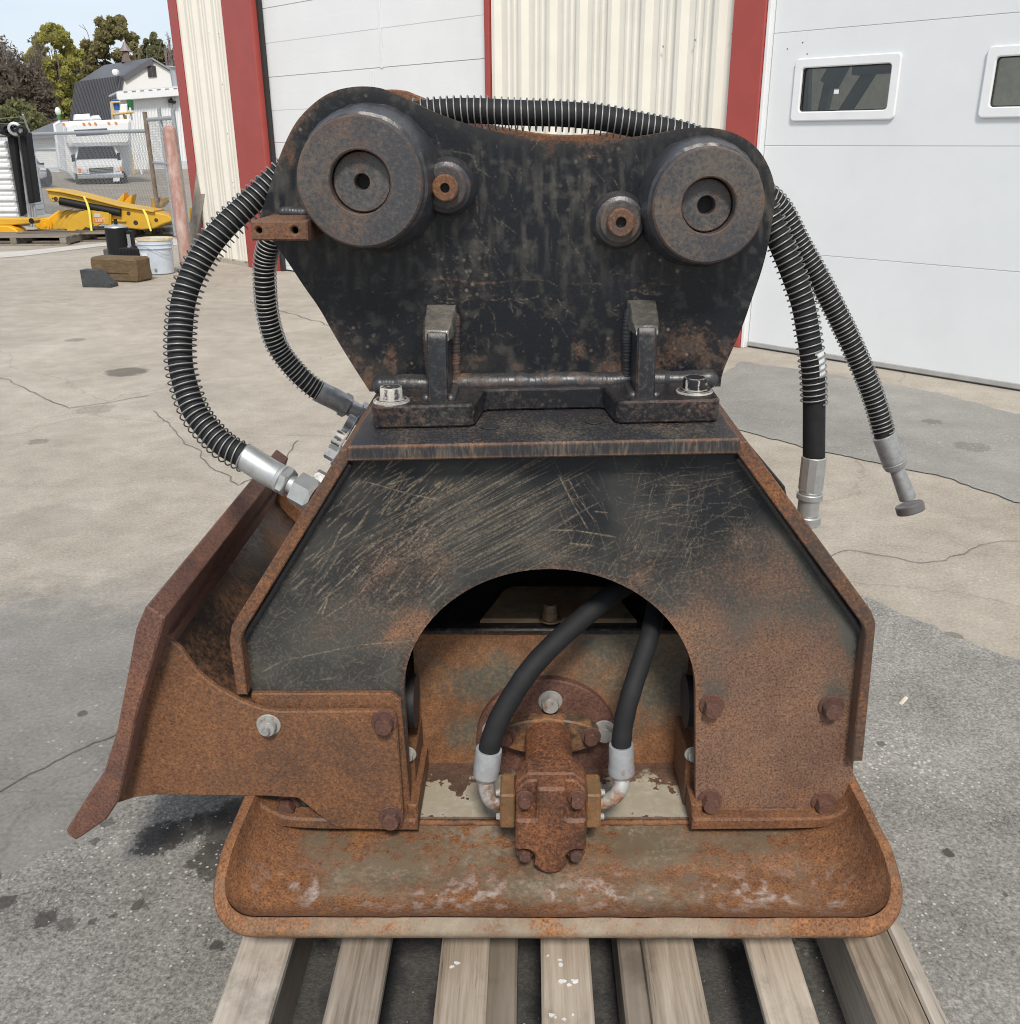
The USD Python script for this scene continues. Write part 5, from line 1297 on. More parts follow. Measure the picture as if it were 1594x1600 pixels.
obj('rim', lathe([(rt_ - .012, hb * .945), (rt_ * 1.04, hb * .945), (rt_ * 1.05, hb), (rt_ * .96, hb), (rt_ - .012, hb * .945)], (0, 0, 0), (0, 0, 1), 40), plain('bucket_rim', (.62, .52, .34), .5, var=.2, scale=20.0), bk)
hd = [(rt_ * 1.02, 0, hb * .8), (rt_ * .8, -rt_ * .72, hb * .55), (rt_ * .2, -rt_ * 1.1, hb * .72), (-rt_ * .7, -rt_ * .8, hb * .8), (-rt_ * 1.02, 0, hb * .8)]
obj('handle', tube(spline(hd, .02), .0025, 6), steel_grey, bk, smooth=True)
obj('label_patch', grid_sheet(lambda u, v: np.column_stack([(rb_ + (rt_ - rb_) * (.15 + v * .5) + .0015) * np.cos(-2.35 + u * .55), (rb_ + (rt_ - rb_) * (.15 + v * .5) + .0015) * np.sin(-2.35 + u * .55), hb * (.12 + v * .5)]), 8, 6), plain('label_white', (.72, .74, .76), .5), bk)
obj('spout', lathe([(0, .02), (.014, .02), (.016, 0), (0, 0)], (.03, -rb_ * .97, .06), (0, -1, .0), 12), steel_grey, bk)

q = gd(184, 440)
tb = thing('timber_block', 'short brown squared timber block on the concrete beside the bucket', 'timber', q, -.30)
tm = bx(-.30, .26, -.02, .24, 0, .245, .022)
tm = tm.subdivide().subdivide()
tm.vertices += (meshkit.fbm(tm.vertices * 7, 4, 3)[:, None] - .5) * .03 * np.array([1, 1, .6])
tm.vertices[:, 2] = np.maximum(tm.vertices[:, 2], 0.001)
obj('timber', tm, timber, tb)
obj('split', bx(-.24, .17, -.024, -.016, .085, .092), black_gap, tb)
q = gd(150, 449)
wd = thing('rubber_wedge', 'black rubber wheel wedge lying in front of the timber block', 'wheel chock', q, -.16)
obj('wedge', hull([(-.14, -.01, 0), (.17, -.01, 0), (.17, .13, 0), (-.14, .13, 0), (-.145, -.005, .17), (-.145, .12, .17), (.02, -.005, .165), (.02, .12, .165), (.165, -.01, .035), (.165, .13, .035)]), plain('wedge_rubber', (.04, .045, .047), .75, var=.4, scale=18.0, bump=.4), wd)
q = gd(206, 424)
bt = thing('battery_box', 'black ribbed battery box behind the timber block', 'battery box', q + np.array([0, .28, 0]), -.25)
obj('case', bx(-.20, .20, -.09, .1, 0, .235, .012), black_paint, bt)
for k in range(9):
    obj('rib', bx(-.19 + k * .045, -.175 + k * .045, -.096, -.088, .02, .2, .002), black_paint, bt)
for k in range(4):
    obj('cell_cap', lathe([(0, .02), (.018, .02), (.02, 0), (0, 0)], (-.12 + k * .08, 0, .234), (0, 0, 1), 14), black_paint if k % 2 else steel_grey, bt)
q = gd(168, 421)
jc = thing('black_canister', 'black cylindrical canister with metal lid standing behind the timber block', 'canister', q + np.array([0, .42, 0]))
rj = 18 * (q[1] * .9325 + .5) / FOCAL_PX
obj('body', lathe([(0, 0), (rj, 0), (rj * 1.02, .02), (rj * 1.0, .42), (rj * .96, .44), (0, .44)], (0, 0, 0), (0, 0, 1), 28), black_paint, jc)
obj('lid', lathe([(0, .47), (rj * .35, .468), (rj * .95, .45), (rj, .435), (rj * .9, .435), (0, .44)], (0, 0, 0), (0, 0, 1), 28), steel_grey, jc)
obj('spindle', lathe([(0, .53), (.02, .53), (.022, .468), (0, .468)], (0, 0, 0), (0, 0, 1), 12), black_paint, jc)
obj('side_box', bx(rj * .9, rj * 1.35, -.06, .05, .16, .40, .01), black_paint, jc)
obj('plate', bx(rj * .98, rj * 1.28, -.0645, -.0605, .20, .36, .002), plain('grey_plate', (.25, .25, .26), .5), jc)
q = gd(145, 420)
pb = thing('black_block', 'low dark grey plastic block left of the canister', 'block', q + np.array([0, .5, 0]))
obj('block', bx(-.07, .2, 0, .2, 0, .17, .012), plain('grey_plastic', (.07, .075, .08), .6), pb)

q = gd(292, 417)
zt = at(265, 197, q[1])[2]
rp_ = thing('red_bollard', 'round post with flaking pale red paint beside the building corner', 'bollard', q)
post_mat = steel('flaked_red_paint', paint=(.37, .20, .165), dusty=(.56, .46, .41), cover=.01, seed=31, rust=[(.2, (.12, .05, .03)), (.5, (.22, .10, .07)), (.8, (.36, .2, .15))], s1=2.5, s2=16, dust=.25, rough_p=.6, stretch=(1, 1, .35))
rr_ = 9.5 * (q[1] * .9325 + .4) / FOCAL_PX
obj('post', lathe([(0, 0), (rr_, 0), (rr_, zt - .05), (rr_ * .85, zt - .015), (rr_ * .5, zt), (0, zt + .004)], (0, 0, 0), (0, 0, 1), 32), post_mat, rp_)
q0, q1 = gd(283, 412), at(308, 243, gd(283, 412)[1] + .1)
gp = thing('weathered_plank', 'grey weathered plank leaning behind the red post', 'plank', (0, 0, 0))
wk = 11 * (q0[1] * .9325 + .5) / FOCAL_PX
pv = hull([q0 + np.array([-wk * .35, .25, 0]), q0 + np.array([wk * .5, .25, 0]), q0 + np.array([-wk * .35, .33, 0]), q0 + np.array([wk * .5, .33, 0]), q1 + np.array([-wk, .3, 0]), q1 + np.array([wk * .95, .3, -.03]), q1 + np.array([-wk, .38, 0]), q1 + np.array([wk * .95, .38, -.03])])
obj('plank', pv, wood_look('grey_plank', [(.2, (.10, .088, .072)), (.45, (.19, .17, .145)), (.7, (.3, .275, .24))], 2.0, 2), gp)

# ------------------------------------------------------------------ yellow attachments on grey pallets
def old_pallet(name, label, px, py, w, d, rot):
    q = gd(px, py)
    t = thing(name, label, 'pallet', q, rot, 'old grey pallets by the fence')
    for k in range(6):
        y = k * d / 5.6
        obj('board', bx(-w / 2, w / 2, y, y + d / 8, .105, .125, .003), old_wood, t)
    for k in (-1, 0, 1):
        obj('stringer', bx(k * (w / 2 - .06) - .045, k * (w / 2 - .06) + .045, 0, d, .022, .104, .004), old_wood, t)
    for k in range(3):
        obj('board', bx(-w / 2, w / 2, k * d / 2.4, k * d / 2.4 + .1, 0, .021, .003), old_wood, t)
    return t
old_pallet('old_pallet', 'grey pallet under the left yellow attachment, cut by the photo edge', 22, 384, 1.5, 1.2, .05)
old_pallet('old_pallet', 'grey pallet under the middle of the large yellow thumb', 110, 378, 1.5, 1.3, .12)
old_pallet('old_pallet', 'grey pallet under the right end of the large yellow thumb', 232, 369, 1.6, 1.3, .1)
YT_ = gd(150, 374)[1] + .12
th = thing('excavator_thumb', 'large yellow excavator thumb with black cylinder strapped on pallets', 'excavator attachment', (0, 0, 0), 0, 'yellow attachments by the fence')
beam = [(72, 297), (96, 300), (128, 307), (185, 322), (240, 331), (262, 336), (272, 345), (255, 350), (240, 357), (222, 359), (200, 357), (173, 354), (171, 331), (190, 335), (187, 338), (95, 312), (92, 316), (82, 316), (76, 310)]
obj('beam', fpx(beam, YT_, .34, .015), yellow_paint, th)
obj('flange', fpx([(71, 295.5), (96, 298.5), (128, 305.5), (185, 320.5), (240, 329.5), (240, 332), (185, 323), (128, 308), (96, 301), (72, 298)], YT_ - .05, .44, .006), yellow_paint, th)
for k, dx in enumerate((0, 9, 18, 28)):
    claw = [(81 + dx * .85, 357), (86 + dx * .85, 345), (94 + dx * .8, 336), (104 + dx * .75, 330.5), (118 + dx * .6, 328.5), (171, 330), (171, 352), (158, 350), (150, 354), (146, 351), (140, 357), (134, 355), (128, 360), (120, 359), (112, 364), (104, 362)]
    if k < 3:
        claw = claw[:5] + [(128 + dx * .5, 330), (118 + dx * .5, 336), (108 + dx * .6, 345), (97 + dx * .8, 361)]
    obj('claw', fpx(claw, YT_ + .26 - k * .11, .05, .008), yellow_paint, th)
obj('stiffener', fpx([(168, 331), (173.5, 331), (173.5, 356), (168, 354)], YT_ - .06, .5, .006), yellow_paint, th)
obj('rib', fpx([(175, 343.5), (196, 345), (196, 347), (175, 345.5)], YT_ - .03, .05, .004), yellow_paint, th)
a_, b_ = at(94, 314, YT_ - .02), at(189, 332.5, YT_ - .02)
cy = obj('cylinder', rod(a_, b_, .058, 20), black_paint, th)
obj('rod', rod(at(93, 319.5, YT_), at(140, 328, YT_), .026, 14), chrome, cy)
for px, py, r in ((87, 311, .033), (82, 310, .012), (201, 333.5, .03), (212, 348, .036), (244, 344, .03)):
    obj('pin_hole', lathe([(0, .004), (r * .9, .004), (r, 0), (0, 0)], at(px, py, YT_), FR, 20), plain('hole_brown', (.05, .022, .012), .7) if r != .036 else black_gap, th)
lb = obj('label_plate', fpx([(147, 341), (161, 342), (161, 347.5), (147, 347)], YT_ + .26 - .33 - .006, .004, 0), plain('label_orange', (.62, .16, .05), .5), th)
tx = meshkit.text_mesh('110 T', .04, .002, True)
tx.apply_transform(trimesh.transformations.rotation_matrix(math.pi / 2, [1, 0, 0]))
c0 = at(148.5, 346, YT_ + .26 - .33 - .008)
tx.apply_translation(c0)
obj('lettering', tx, trim_white, lb)
obj('label_plate', fpx([(147, 333), (157, 334), (157, 339.5), (147, 339)], YT_ + .26 - .33 - .006, .004, 0), plain('label_grey', (.5, .47, .4), .5), th)
for pts in ([(129, 306), (132, 306), (137, 316), (141, 329), (145, 366), (142, 366), (138, 331), (134, 317)], [(222, 327), (225, 327), (230, 335), (237, 361), (234.5, 361), (227, 337)]):
    s_ = obj('yellow_strap', fpx(pts, YT_ - .125, .008, 0), strap_mat, None)
    tag(s_, 'thin yellow strap over the claw end of the large thumb' if pts[0][0] < 200 else 'thin yellow strap near the right end of the large thumb', 'strap', 'yellow straps on the large thumb')
kn = obj('knuckle', fpx([(53, 347), (60, 342), (75, 340), (90, 329), (104, 328), (92, 344), (84, 358), (58, 358), (53, 352)], YT_ + .33, .26, .02), yellow_bright, th)
c = at(72, 352, YT_ + .32)
obj('pin_boss', lathe([(0, .05), (.03, .05), (.035, .04), (.07, .04), (.075, .03), (.10, .03), (.11, .0), (0, 0)], c, FR, 28), yellow_bright, kn)
YL_ = gd(20, 378)[1] + .2
t2 = thing('excavator_thumb', 'yellow attachment at the left photo edge with its flat arm pointing right', 'excavator attachment', (0, 0, 0), 0, 'yellow attachments by the fence')
obj('arm', fpx([(-60, 338), (0, 341), (48, 341), (52, 345), (50, 350), (15, 352), (-60, 354)], YL_ + .1, .25, .015), yellow_paint, t2)
obj('jaw', fpx([(-60, 352), (12, 353), (24, 358), (34, 371), (26, 370), (15, 368), (12, 366), (9, 369), (5, 366), (2, 370), (-60, 374)], YL_, .3, .015), yellow_bright, t2)
obj('pin', lathe([(0, .01), (.035, .01), (.04, 0), (0, 0)], at(49, 345, YL_ + .1), FR, 20), black_paint, t2)
Y3 = YT_ + 1.1
t3 = thing('excavator_thumb', 'yellow hooked attachment behind the large thumb near the red post', 'excavator attachment', (0, 0, 0), 0, 'yellow attachments by the fence')
obj('hook', fpx([(176, 318), (188, 308), (194, 301), (195, 309), (192, 316), (198, 310), (207, 304), (205, 318), (203, 326), (185, 322)], Y3, .18, .012), yellow_bright, t3)
obj('block', fpx([(235, 308), (244, 308), (246, 315), (252, 316), (252, 309), (268, 307), (268, 312), (256, 318), (250, 325), (236, 325)], Y3, .22, .012), yellow_paint, t3)
obj('arm', fpx([(228, 328), (262, 331), (275, 331), (275, 342), (255, 348), (240, 350), (230, 344)], Y3 - .2, .25, .012), yellow_paint, t3)
obj('pin', lathe([(0, .01), (.035, .01), (.04, 0), (0, 0)], at(247, 312, Y3), FR, 20), black_paint, t3)
obj('arm', fpx([(296, 325), (312, 318), (314, 345), (296, 345)], Y3, .3, .012), yellow_paint, t3)

# ------------------------------------------------------------------ chain link fence
F1, F2 = gd(69, 333), gd(252, 367)
ft_ = thing('chain_link_fence', 'galvanised chain link fence with slanted top arms behind the yellow attachments', 'fence', (0, 0, 0))
zR = (at(60, 210.5, F1[1])[2] + at(215, 203, F2[1])[2]) / 2
ux = (F2 - F1) / np.linalg.norm(F2 - F1)
FA = F1 - ux * 7.0
pm_old = steel('post_brown', paint=(.17, .13, .09), dusty=(.3, .28, .25), cover=.0, seed=33, rust=RUST_DARK, s1=3, s2=20, dust=.2)
for p_, r, mt, nm in ((F1, .035, steel_grey, 'a'), (F1 - ux * 3.4, .03, steel_grey, 'b'), (F2, .034, pm_old, 'c')):
    po = obj('post', rod(p_, p_ + np.array([0, 0, zR + (.03 if nm != 'c' else .27)]), r, 14), mt, ft_)
    if nm != 'c':
        obj('arm', rod(p_ + np.array([0, 0, zR]), p_ + np.array([.08, -.32, zR + .36]), .018, 8), steel_grey, po)
obj('top_rail', rod(FA + np.array([0, 0, zR]), F2 + np.array([0, 0, zR]), .028, 12), steel_grey, ft_)
def mesh_wire(a, b, z0, z1, pitch=.072, r=.0022):
    L_ = np.linalg.norm((b - a)[:2]); h = z1 - z0
    u_ = (b - a) / L_
    nrm = np.array([-u_[1], u_[0], 0])
    V, F = [], []
    def seg(s0, za, s1, zb, off):
        p, q_ = a + u_ * s0, a + u_ * s1
        p = np.array([p[0], p[1], za]) + nrm * off; q_ = np.array([q_[0], q_[1], zb]) + nrm * off
        d = (q_ - p) / max(np.linalg.norm(q_ - p), 1e-9)
        m_ = np.cross(d, nrm)
        n0 = len(V)
        for P_ in (p, q_):
            for k in range(3):
                t = k * 2.0944
                V.append(P_ + r * (math.cos(t) * nrm + math.sin(t) * m_))
        for k in range(3):
            i, j = n0 + k, n0 + (k + 1) % 3
            F.append((i, j, j + 3)); F.append((i, j + 3, i + 3))
    k = -h
    while k < L_:
        s0, s1 = max(k, 0), min(k + h, L_)
        if s1 > s0:
            seg(s0, z0 + (s0 - k), s1, z0 + (s1 - k), .003)
            seg(s0, z1 - (s0 - k), s1, z1 - (s1 - k), -.003)
        k += pitch
    return trimesh.Trimesh(np.array(V), np.array(F), process=False)
obj('wire_mesh', mesh_wire(FA, F2, .03, zR), plain('fence_wire', (.27, .285, .29), .5, metal=.3), ft_, smooth=False)
for k in range(3):
    z = zR + .12 + k * .1
    p0, p1 = FA + np.array([.03 * k, -.1 * k - .1, z]), F1 + np.array([.03 * k, -.1 * k - .1, z])
    obj('barbed_wire', rod(p0, p1, .004, 5), steel_grey, ft_)
gt = thing('fence_gate', 'narrow chain link gate between the brown fence post and the building', 'gate', (0, 0, 0))
G0 = F2 + ux * .1
G1 = gd(296, 380)
gz0, gz1 = at(232, 254, G0[1])[2], at(226, 187, G0[1])[2]
up = lambda p, z: np.array([p[0], p[1], z])
obj('top_rail', rod(up(G0, gz1), up(G1, gz1), .028, 10), steel_grey, gt)
obj('middle_rail', rod(up(G0, gz0), up(G1, gz0), .022, 10), steel_grey, gt)
gm = (G0 + G1) / 2
obj('post', rod(up(gm, .05), up(gm, gz1 + .16), .026, 10), steel_grey, gt)
obj('post', rod(up(G1, .05), up(G1, gz1 + .1), .03, 10), steel_grey, gt)
obj('brace', rod(up(gm, gz1 - .1), up(G1, gz0 + .1), .016, 8), steel_grey, gt)
obj('wire_mesh', mesh_wire(G0, G1, .05, gz1), 'x' and UsdShade.Material.Get(stage, '/World/Looks/fence_wire'), gt, smooth=False)

# ------------------------------------------------------------------ white ridged stack and black mast at the left edge
ws = thing('siding_stack', 'tall stack of white ridged sheets at the left edge behind the fence', 'sheet stack', (0, 0, 0))
YS = F1[1] - 3.6
ridge_mat = plain('ridged_white', (.70, .71, .72), .4, var=.04)
for k in range(14):
    y0_ = 221 + k * 8.6
    xr = 8 + (y0_ - 221) * .175
    obj('sheet', fpx([(-70, y0_), (xr, y0_ - .6), (xr + 1.3, y0_ + 7.0), (xr - .6, y0_ + 8.0), (-70, y0_ + 8.2)], YS + (k % 2) * .03, 1.0, .03), ridge_mat, ws)
ms = thing('black_mast', 'pair of black steel uprights with a grey bar between, beside the white stack', 'mast', (0, 0, 0))
obj('upright', fpx([(9, 207), (22, 207), (38, 333), (31, 338)], YS - .1, .25, .02), black_paint, ms)
obj('upright', fpx([(29, 207), (39, 207), (54, 316), (45, 318)], YS - .1, .25, .02), black_paint, ms)
obj('bar', fpx([(23, 207), (28, 207), (47, 340), (40, 340)], YS, .1, .01), plain('bar_grey', (.3, .31, .33), .5, var=.3, scale=8.0), ms)
for k in range(3):
    obj('chain_rod', rod(at(45 + k * 4, 318, YS), at(50 + k * 4, 358, YS), .018, 8), steel_grey, ms)
for px, py, r in ((14, 205, .1), (25, 203, .11), (36, 206, .09), (6, 204, .08)):
    obj('coil', lathe([(r * .6, 0), (r, .02), (r, .1), (r * .6, .12), (r * .6, 0)], at(px, py, YS - .1), (.3, -1, .2), 16), black_paint if px != 25 else steel_grey, ms)

# ------------------------------------------------------------------ camper van
rv = thing('camper_van', 'white camper van facing the yard behind the fence', 'camper van', (0, 0, 0))
YV = gd(150, 288)[1]
VN = Facing(155, YV, .10)
obj('body', VN.f_([(98, 190), (204, 186), (208, 268), (196, 280), (118, 281), (106, 268)], +1.7, 5.2, .12), white_paint, rv)
obj('overcab', VN.f_([(103, 196), (110, 189), (203, 186), (206, 192), (206, 222), (200, 227), (112, 229), (106, 222)], +.55, 1.3, .12), white_paint, rv)
obj('overcab_window', VN.f_([(115.5, 203), (167, 200), (171, 210), (119, 213)], +.54, .05, .01), plain('tinted_window', (.11, .12, .16), .15), rv)
obj('cab', VN.f_([(117, 249), (122, 228), (180, 227), (191, 248), (193, 270), (118, 271)], +.75, 1.2, .06), white_paint, rv)
obj('windshield', VN.f_([(120, 249), (123, 230), (177, 229), (184, 247)], +.72, .04, .01), dark_glass, rv)
obj('hood', hull(np.vstack([VN.at(np.array([118, 191]), np.array([250, 248]), +.8), VN.at(np.array([121, 190]), np.array([259, 257]), +.1), VN.at(np.array([121, 190]), np.array([272, 271]), +.1), VN.at(np.array([118, 191]), np.array([272, 271]), +.8)])), white_paint, rv)
gr_ = obj('grille', VN.f_([(139, 263), (177, 261), (177, 269), (140, 271)], +.07, .06, .008), black_paint, rv)
for k in range(3):
    obj('bar', VN.f_([(141, 264.5 + k * 2.2), (176, 262.8 + k * 2.2), (176, 263.6 + k * 2.2), (141, 265.3 + k * 2.2)], +.06, .02, .0), chrome, gr_)
for pts in ([(127, 263.5), (137, 263), (137.5, 270), (128, 270.5)], [(178.5, 261), (187, 260.5), (187.5, 267.5), (179, 268.5)]):
    obj('headlight', VN.f_(pts, +.07, .06, .01), plain('lamp_clear', (.6, .62, .64), .15) if pts[0][0] < 150 else UsdShade.Material.Get(stage, '/World/Looks/lamp_clear'), rv)
for pts in ([(121.5, 263), (126, 263), (127.5, 270), (123, 270)], [(187.5, 260), (191, 260), (191.5, 267), (188, 267)]):
    obj('marker_lamp', VN.f_(pts, +.08, .06, .01), amber, rv)
obj('bumper', VN.f_([(121, 273), (193, 271), (194, 277.5), (122, 280)], 0, .2, .03), chrome, rv)
obj('lower_valance', VN.f_([(123, 279), (193, 277), (192, 287), (124, 288)], +.1, .6, .03), black_paint, rv)
obj('license_plate', VN.f_([(177, 278), (187, 277.5), (187, 283), (177, 283.5)], -.01, .02, .0), trim_white, rv)
for x0 in (128, 190):
    obj('wheel', lathe([(0, .22), (.2, .22), (.3, .2), (.33, .12), (.33, .04), (.3, 0), (0, 0)], VN.at(x0, 281, +.6) + np.array([-.1, 0, 0]), (1, 0, 0), 24), tyre, rv)
for pts in ([(111.5, 242), (117, 241), (117.5, 252), (112.5, 253)], [(182.5, 239), (187.5, 238.5), (188.5, 249), (184, 249.5)]):
    obj('mirror', VN.f_(pts, +.6, .12, .02), black_paint, rv)
obj('roof_unit', VN.f_([(117, 187.5), (118, 178.5), (140, 177.5), (143, 187)], +3, .8, .05), white_paint, rv)
obj('roof_unit', VN.f_([(143, 187), (145, 180.5), (155, 180), (159, 186.5)], +4, .8, .05), white_paint, rv)
obj('awning_arm', tube(VN.at(np.array([94, 85, 87, 94]), np.array([190, 195, 205, 260]), +1.9), .05, 8), white_paint, rv)
for px in (100, 131, 140, 149, 170, 181):
    obj('clearance_lamp', lathe([(0, .02), (.05, .02), (.05, 0), (0, 0)], VN.at(px, 193.5 - (px - 131) * .03, +.55), FR, 10), amber, rv)
# ------------------------------------------------------------------ sedan, low house, white shed, ladder stand
car = thing('silver_sedan', 'silver sedan parked behind the fence post left of the camper', 'car', (0, 0, 0))
YC = YV - 3
SN = Facing(50, YC, .05)
silver = plain('silver_paint', (.40, .41, .42), .3, metal=.3)
obj('body', SN.f_([(30, 258), (52, 256.5), (68, 258), (73, 264), (74, 276), (66, 280), (30, 281)], 0, 4.2, .1), silver, car)
obj('cabin', hull(np.vstack([SN.at(np.array([34, 66]), np.array([258, 257.5]), +.6), SN.at(np.array([38, 54]), np.array([244, 244]), +1.2), SN.at(np.array([38, 54]), np.array([244, 244]), +3), SN.at(np.array([34, 66]), np.array([258, 257.5]), +3.6)])), silver, car)
obj('windshield', hull(np.vstack([SN.at(np.array([40, 64]), np.array([257, 256.5]), +.58), SN.at(np.array([42, 53]), np.array([246, 246]), +1.05), SN.at(np.array([40, 64]), np.array([257, 256.5]), +.62), SN.at(np.array([42, 53]), np.array([246, 246]), +1.1)])), dark_glass, car)
obj('mirror', SN.f_([(60, 255), (69, 254), (69, 258), (61, 258.5)], +.4, .1, .02), black_paint, car)
obj('headlight', SN.f_([(62, 262), (71, 262), (72, 266), (63, 266)], -.02, .05, .01), plain('sedan_lamp', (.65, .67, .68), .15), car)
obj('bumper', SN.f_([(30, 270), (73, 269), (73, 276), (66, 279), (30, 280)], -.08, .15, .03), silver, car)
for px in (36, 66):
    obj('wheel', lathe([(0, .2), (.28, .2), (.31, .1), (.28, 0), (0, 0)], SN.at(px, 277, +.7), (1, 0, 0), 20), tyre, car)
YH = YV + 16
HN = Facing(80, YH)
hs_ = thing('low_white_house', 'low white building with grey roof left of the camper van', 'house', (0, 0, 0))
obj('wall', HN.f_([(-40, 216), (98, 212), (130, 212), (130, 276), (-40, 278)], 0, 6, .02), white_paint, hs_)
obj('roof', hull(np.vstack([HN.at(np.array([18, 112]), np.array([219, 213]), -.4), HN.at(np.array([92, 106]), np.array([187, 187]), +3.0), HN.at(np.array([18, 112]), np.array([219, 213]), +6.4)])), plain('roof_grey', (.13, .13, .14), .7, var=.15), hs_)
obj('dado', HN.f_([(40, 233), (128, 232), (128, 234), (40, 235)], -.05, .06, .0), plain('dado_grey', (.3, .31, .32), .6), hs_)
obj('skirting', HN.f_([(58, 262), (128, 260), (128, 276), (58, 277)], -.06, .05, .0), plain('dado_pale', (.5, .52, .55), .6), hs_)
YA = YV + 22
AN = Facing(240, YA, .12)
sh = thing('white_shed', 'white ribbed shed with a flat fascia in front of the barn gable', 'shed', (0, 0, 0))
obj('wall', AN.f_([(184, 154), (330, 142), (330, 268), (196, 272)], 0, 5, .02), white_paint, sh)
for k in range(28):
    x = 190 + 4.4 * k
    obj('rib', AN.f_([(x, 153.5 - k * .3), (x + 1.2, 153.4 - k * .3), (x + 8.2, 268), (x + 7, 268)], -.045, .04, 0), white_paint, sh)
obj('fascia', AN.f_([(182, 144), (330, 132), (330, 146), (184, 157)], -.5, .45, .03), white_paint, sh)
obj('roof', AN.f_([(184, 142), (330, 130), (330, 133), (184, 145)], -.45, 5.6, .03), plain('shed_roof', (.45, .46, .48), .6), sh)
for k in range(7):
    x = 193 + k * 13
    obj('gutter_hanger', AN.f_([(x, 143 - k * .95), (x + 6, 142.6 - k * .95), (x + 6, 143.6 - k * .95), (x, 144 - k * .95)], -.53, .03, .0), plain('hanger', (.2, .2, .21), .6) if k == 0 else UsdShade.Material.Get(stage, '/World/Looks/hanger'), sh)
lmp = obj('wall_lamp', AN.f_([(263, 157), (268, 152), (271, 157), (276, 158), (274, 162), (264, 160)], -.35, .25, .02), black_paint, sh)
obj('bracket', AN.f_([(266, 160), (269, 160), (269, 167), (266, 167)], -.2, .15, .02), steel_grey, lmp)
obj('base_shade', AN.f_([(231, 254), (330, 250), (330, 268), (231, 271)], -.06, .05, .0), UsdShade.Material.Get(stage, '/World/Looks/dado_pale'), sh)
vp = obj('vent_pipe', rod(AN.at(276, 139, +1), AN.at(271, 108, +1), .22, 12), steel_grey, sh)
obj('cap', rod(AN.at(270.8, 106, +1), AN.at(270.8, 104, +1), .36, 12), steel_grey, vp)
YB2 = YV + 12
LN = Facing(195, YB2)
lt = thing('platform_ladder', 'white and yellow ladder stand with bins on top beside the camper', 'ladder', (0, 0, 0))
yel_wood = plain('ladder_yellow', (.55, .40, .16), .6, var=.2)
for a_, b_, mt in (((188, 186), (200, 274), trim_white), ((196, 180), (210, 272), yel_wood), ((203, 168), (222, 274), trim_white), ((193, 178), (200, 205), yel_wood)):
    obj('rail', rod(LN.at(*a_, 0), LN.at(*b_, 0), .05, 8), mt, lt)
for k in range(11):
    t = k / 10
    obj('rung', rod(LN.at(191 + 9 * t, 196 + 72 * t, 0), LN.at(199 + 10 * t, 195 + 72 * t, 0), .035, 6), trim_white if k % 2 else yel_wood, lt)
obj('platform', LN.f_([(175, 177), (209, 173), (209, 176), (176, 180)], -.3, 1.0, .02), yel_wood, lt)
obj('rail', rod(LN.at(173.5, 160, 0), LN.at(178, 187, 0), .045, 8), yel_wood, lt)
obj('rail', rod(LN.at(173.5, 160, 0), LN.at(188, 159, 0), .045, 8), yel_wood, lt)
for px, py, colr, nm in ((183, 166, (.03, .10, .32), 'blue'), (205, 166, (.02, .12, .04), 'green')):
    bn = thing('storage_bin', f'{nm} bin on top of the ladder stand', 'bin', LN.at(px, py + 6, +.2))
    obj('body', lathe([(0, 0), (.12, 0), (.16, .42), (.13, .42), (.1, .04), (0, .04)], (0, 0, 0), (0, 0, 1), 14), plain(f'bin_{nm}', colr, .5), bn)
    obj('lid', lathe([(0, .47), (.1, .465), (.17, .44), (.17, .42), (0, .42)], (0, 0, 0), (0, 0, 1), 14), plain(f'bin_lid_{nm}', tuple(np.array(colr) * 1.3), .5), bn)
obj('crate', LN.f_([(188, 163), (199, 162), (199, 176), (188, 177)], -.1, .5, .03), white_paint, lt)
lp = thing('yard_lamp', 'small green-white yard lamp on a pole left above the camper', 'lamp', (0, 0, 0))
YLp = YV + 8
obj('pole', rod(up(at(91, 182, YLp), 0), at(91, 182, YLp), .035, 8), steel_grey, lp)
c = at(90.5, 174, YLp)
g_ = trimesh.creation.icosphere(2, .13); g_.apply_scale([.9, .9, 1.3]); g_.apply_translation(c)
obj('globe', g_, plain('lamp_globe', (.62, .74, .62), .3), lp, smooth=True)
obj('collar', rod(c + np.array([0, 0, -.3]), c + np.array([0, 0, -.12]), .07, 10), plain('lamp_green', (.05, .2, .06), .4), lp)

# ------------------------------------------------------------------ gambrel barn
YBN = 100.0
barn = thing('gambrel_barn', 'white gambrel barn with dark grey metal roof and rooftop cupola', 'barn', (0, 0, 0))
RF, BF, LF = at(235, 90, YBN), at(189, 119, YBN), at(174, 212, YBN)
BR, LR = at(277, 115, YBN), at(292, 205, YBN)
def at_z(px, py, z):
    d = ray(px, py)
    return np.array([0, 0, CAM_H]) + d * ((z - CAM_H) / d[2])
BB = at_z(121, 128, BF[2])
back = BB - BF
gable = hull([p + o for p in (RF, BF, LF, BR, LR) for o in (np.zeros(3), back / np.linalg.norm(back) * .3)])
barn_white = steel('flaking_white_boards', paint=(.68, .68, .66), dusty=(.74, .74, .72), cover=-.12, seed=35, rust=[(.2, (.2, .19, .18)), (.8, (.4, .39, .37))], s1=.6, s2=1.6, soft=.03, rough_p=.7, bump=.1, stretch=(.5, .5, 3))
obj('gable_wall', gable, barn_white, barn)
roofm = plain('barn_roof_metal', (.095, .095, .105), .5, var=.08, scale=.3)
ov = -back / np.linalg.norm(back) * .35
def slab4(a, b, c, d, t=.15):
    n_ = np.cross(b - a, d - a); n_ /= np.linalg.norm(n_)
    return hull([a, b, c, d, a + n_ * t, b + n_ * t, c + n_ * t, d + n_ * t])
up_sl = obj('upper_roof', slab4(RF + ov, BF + ov, BF + back, RF + back), roofm, barn)
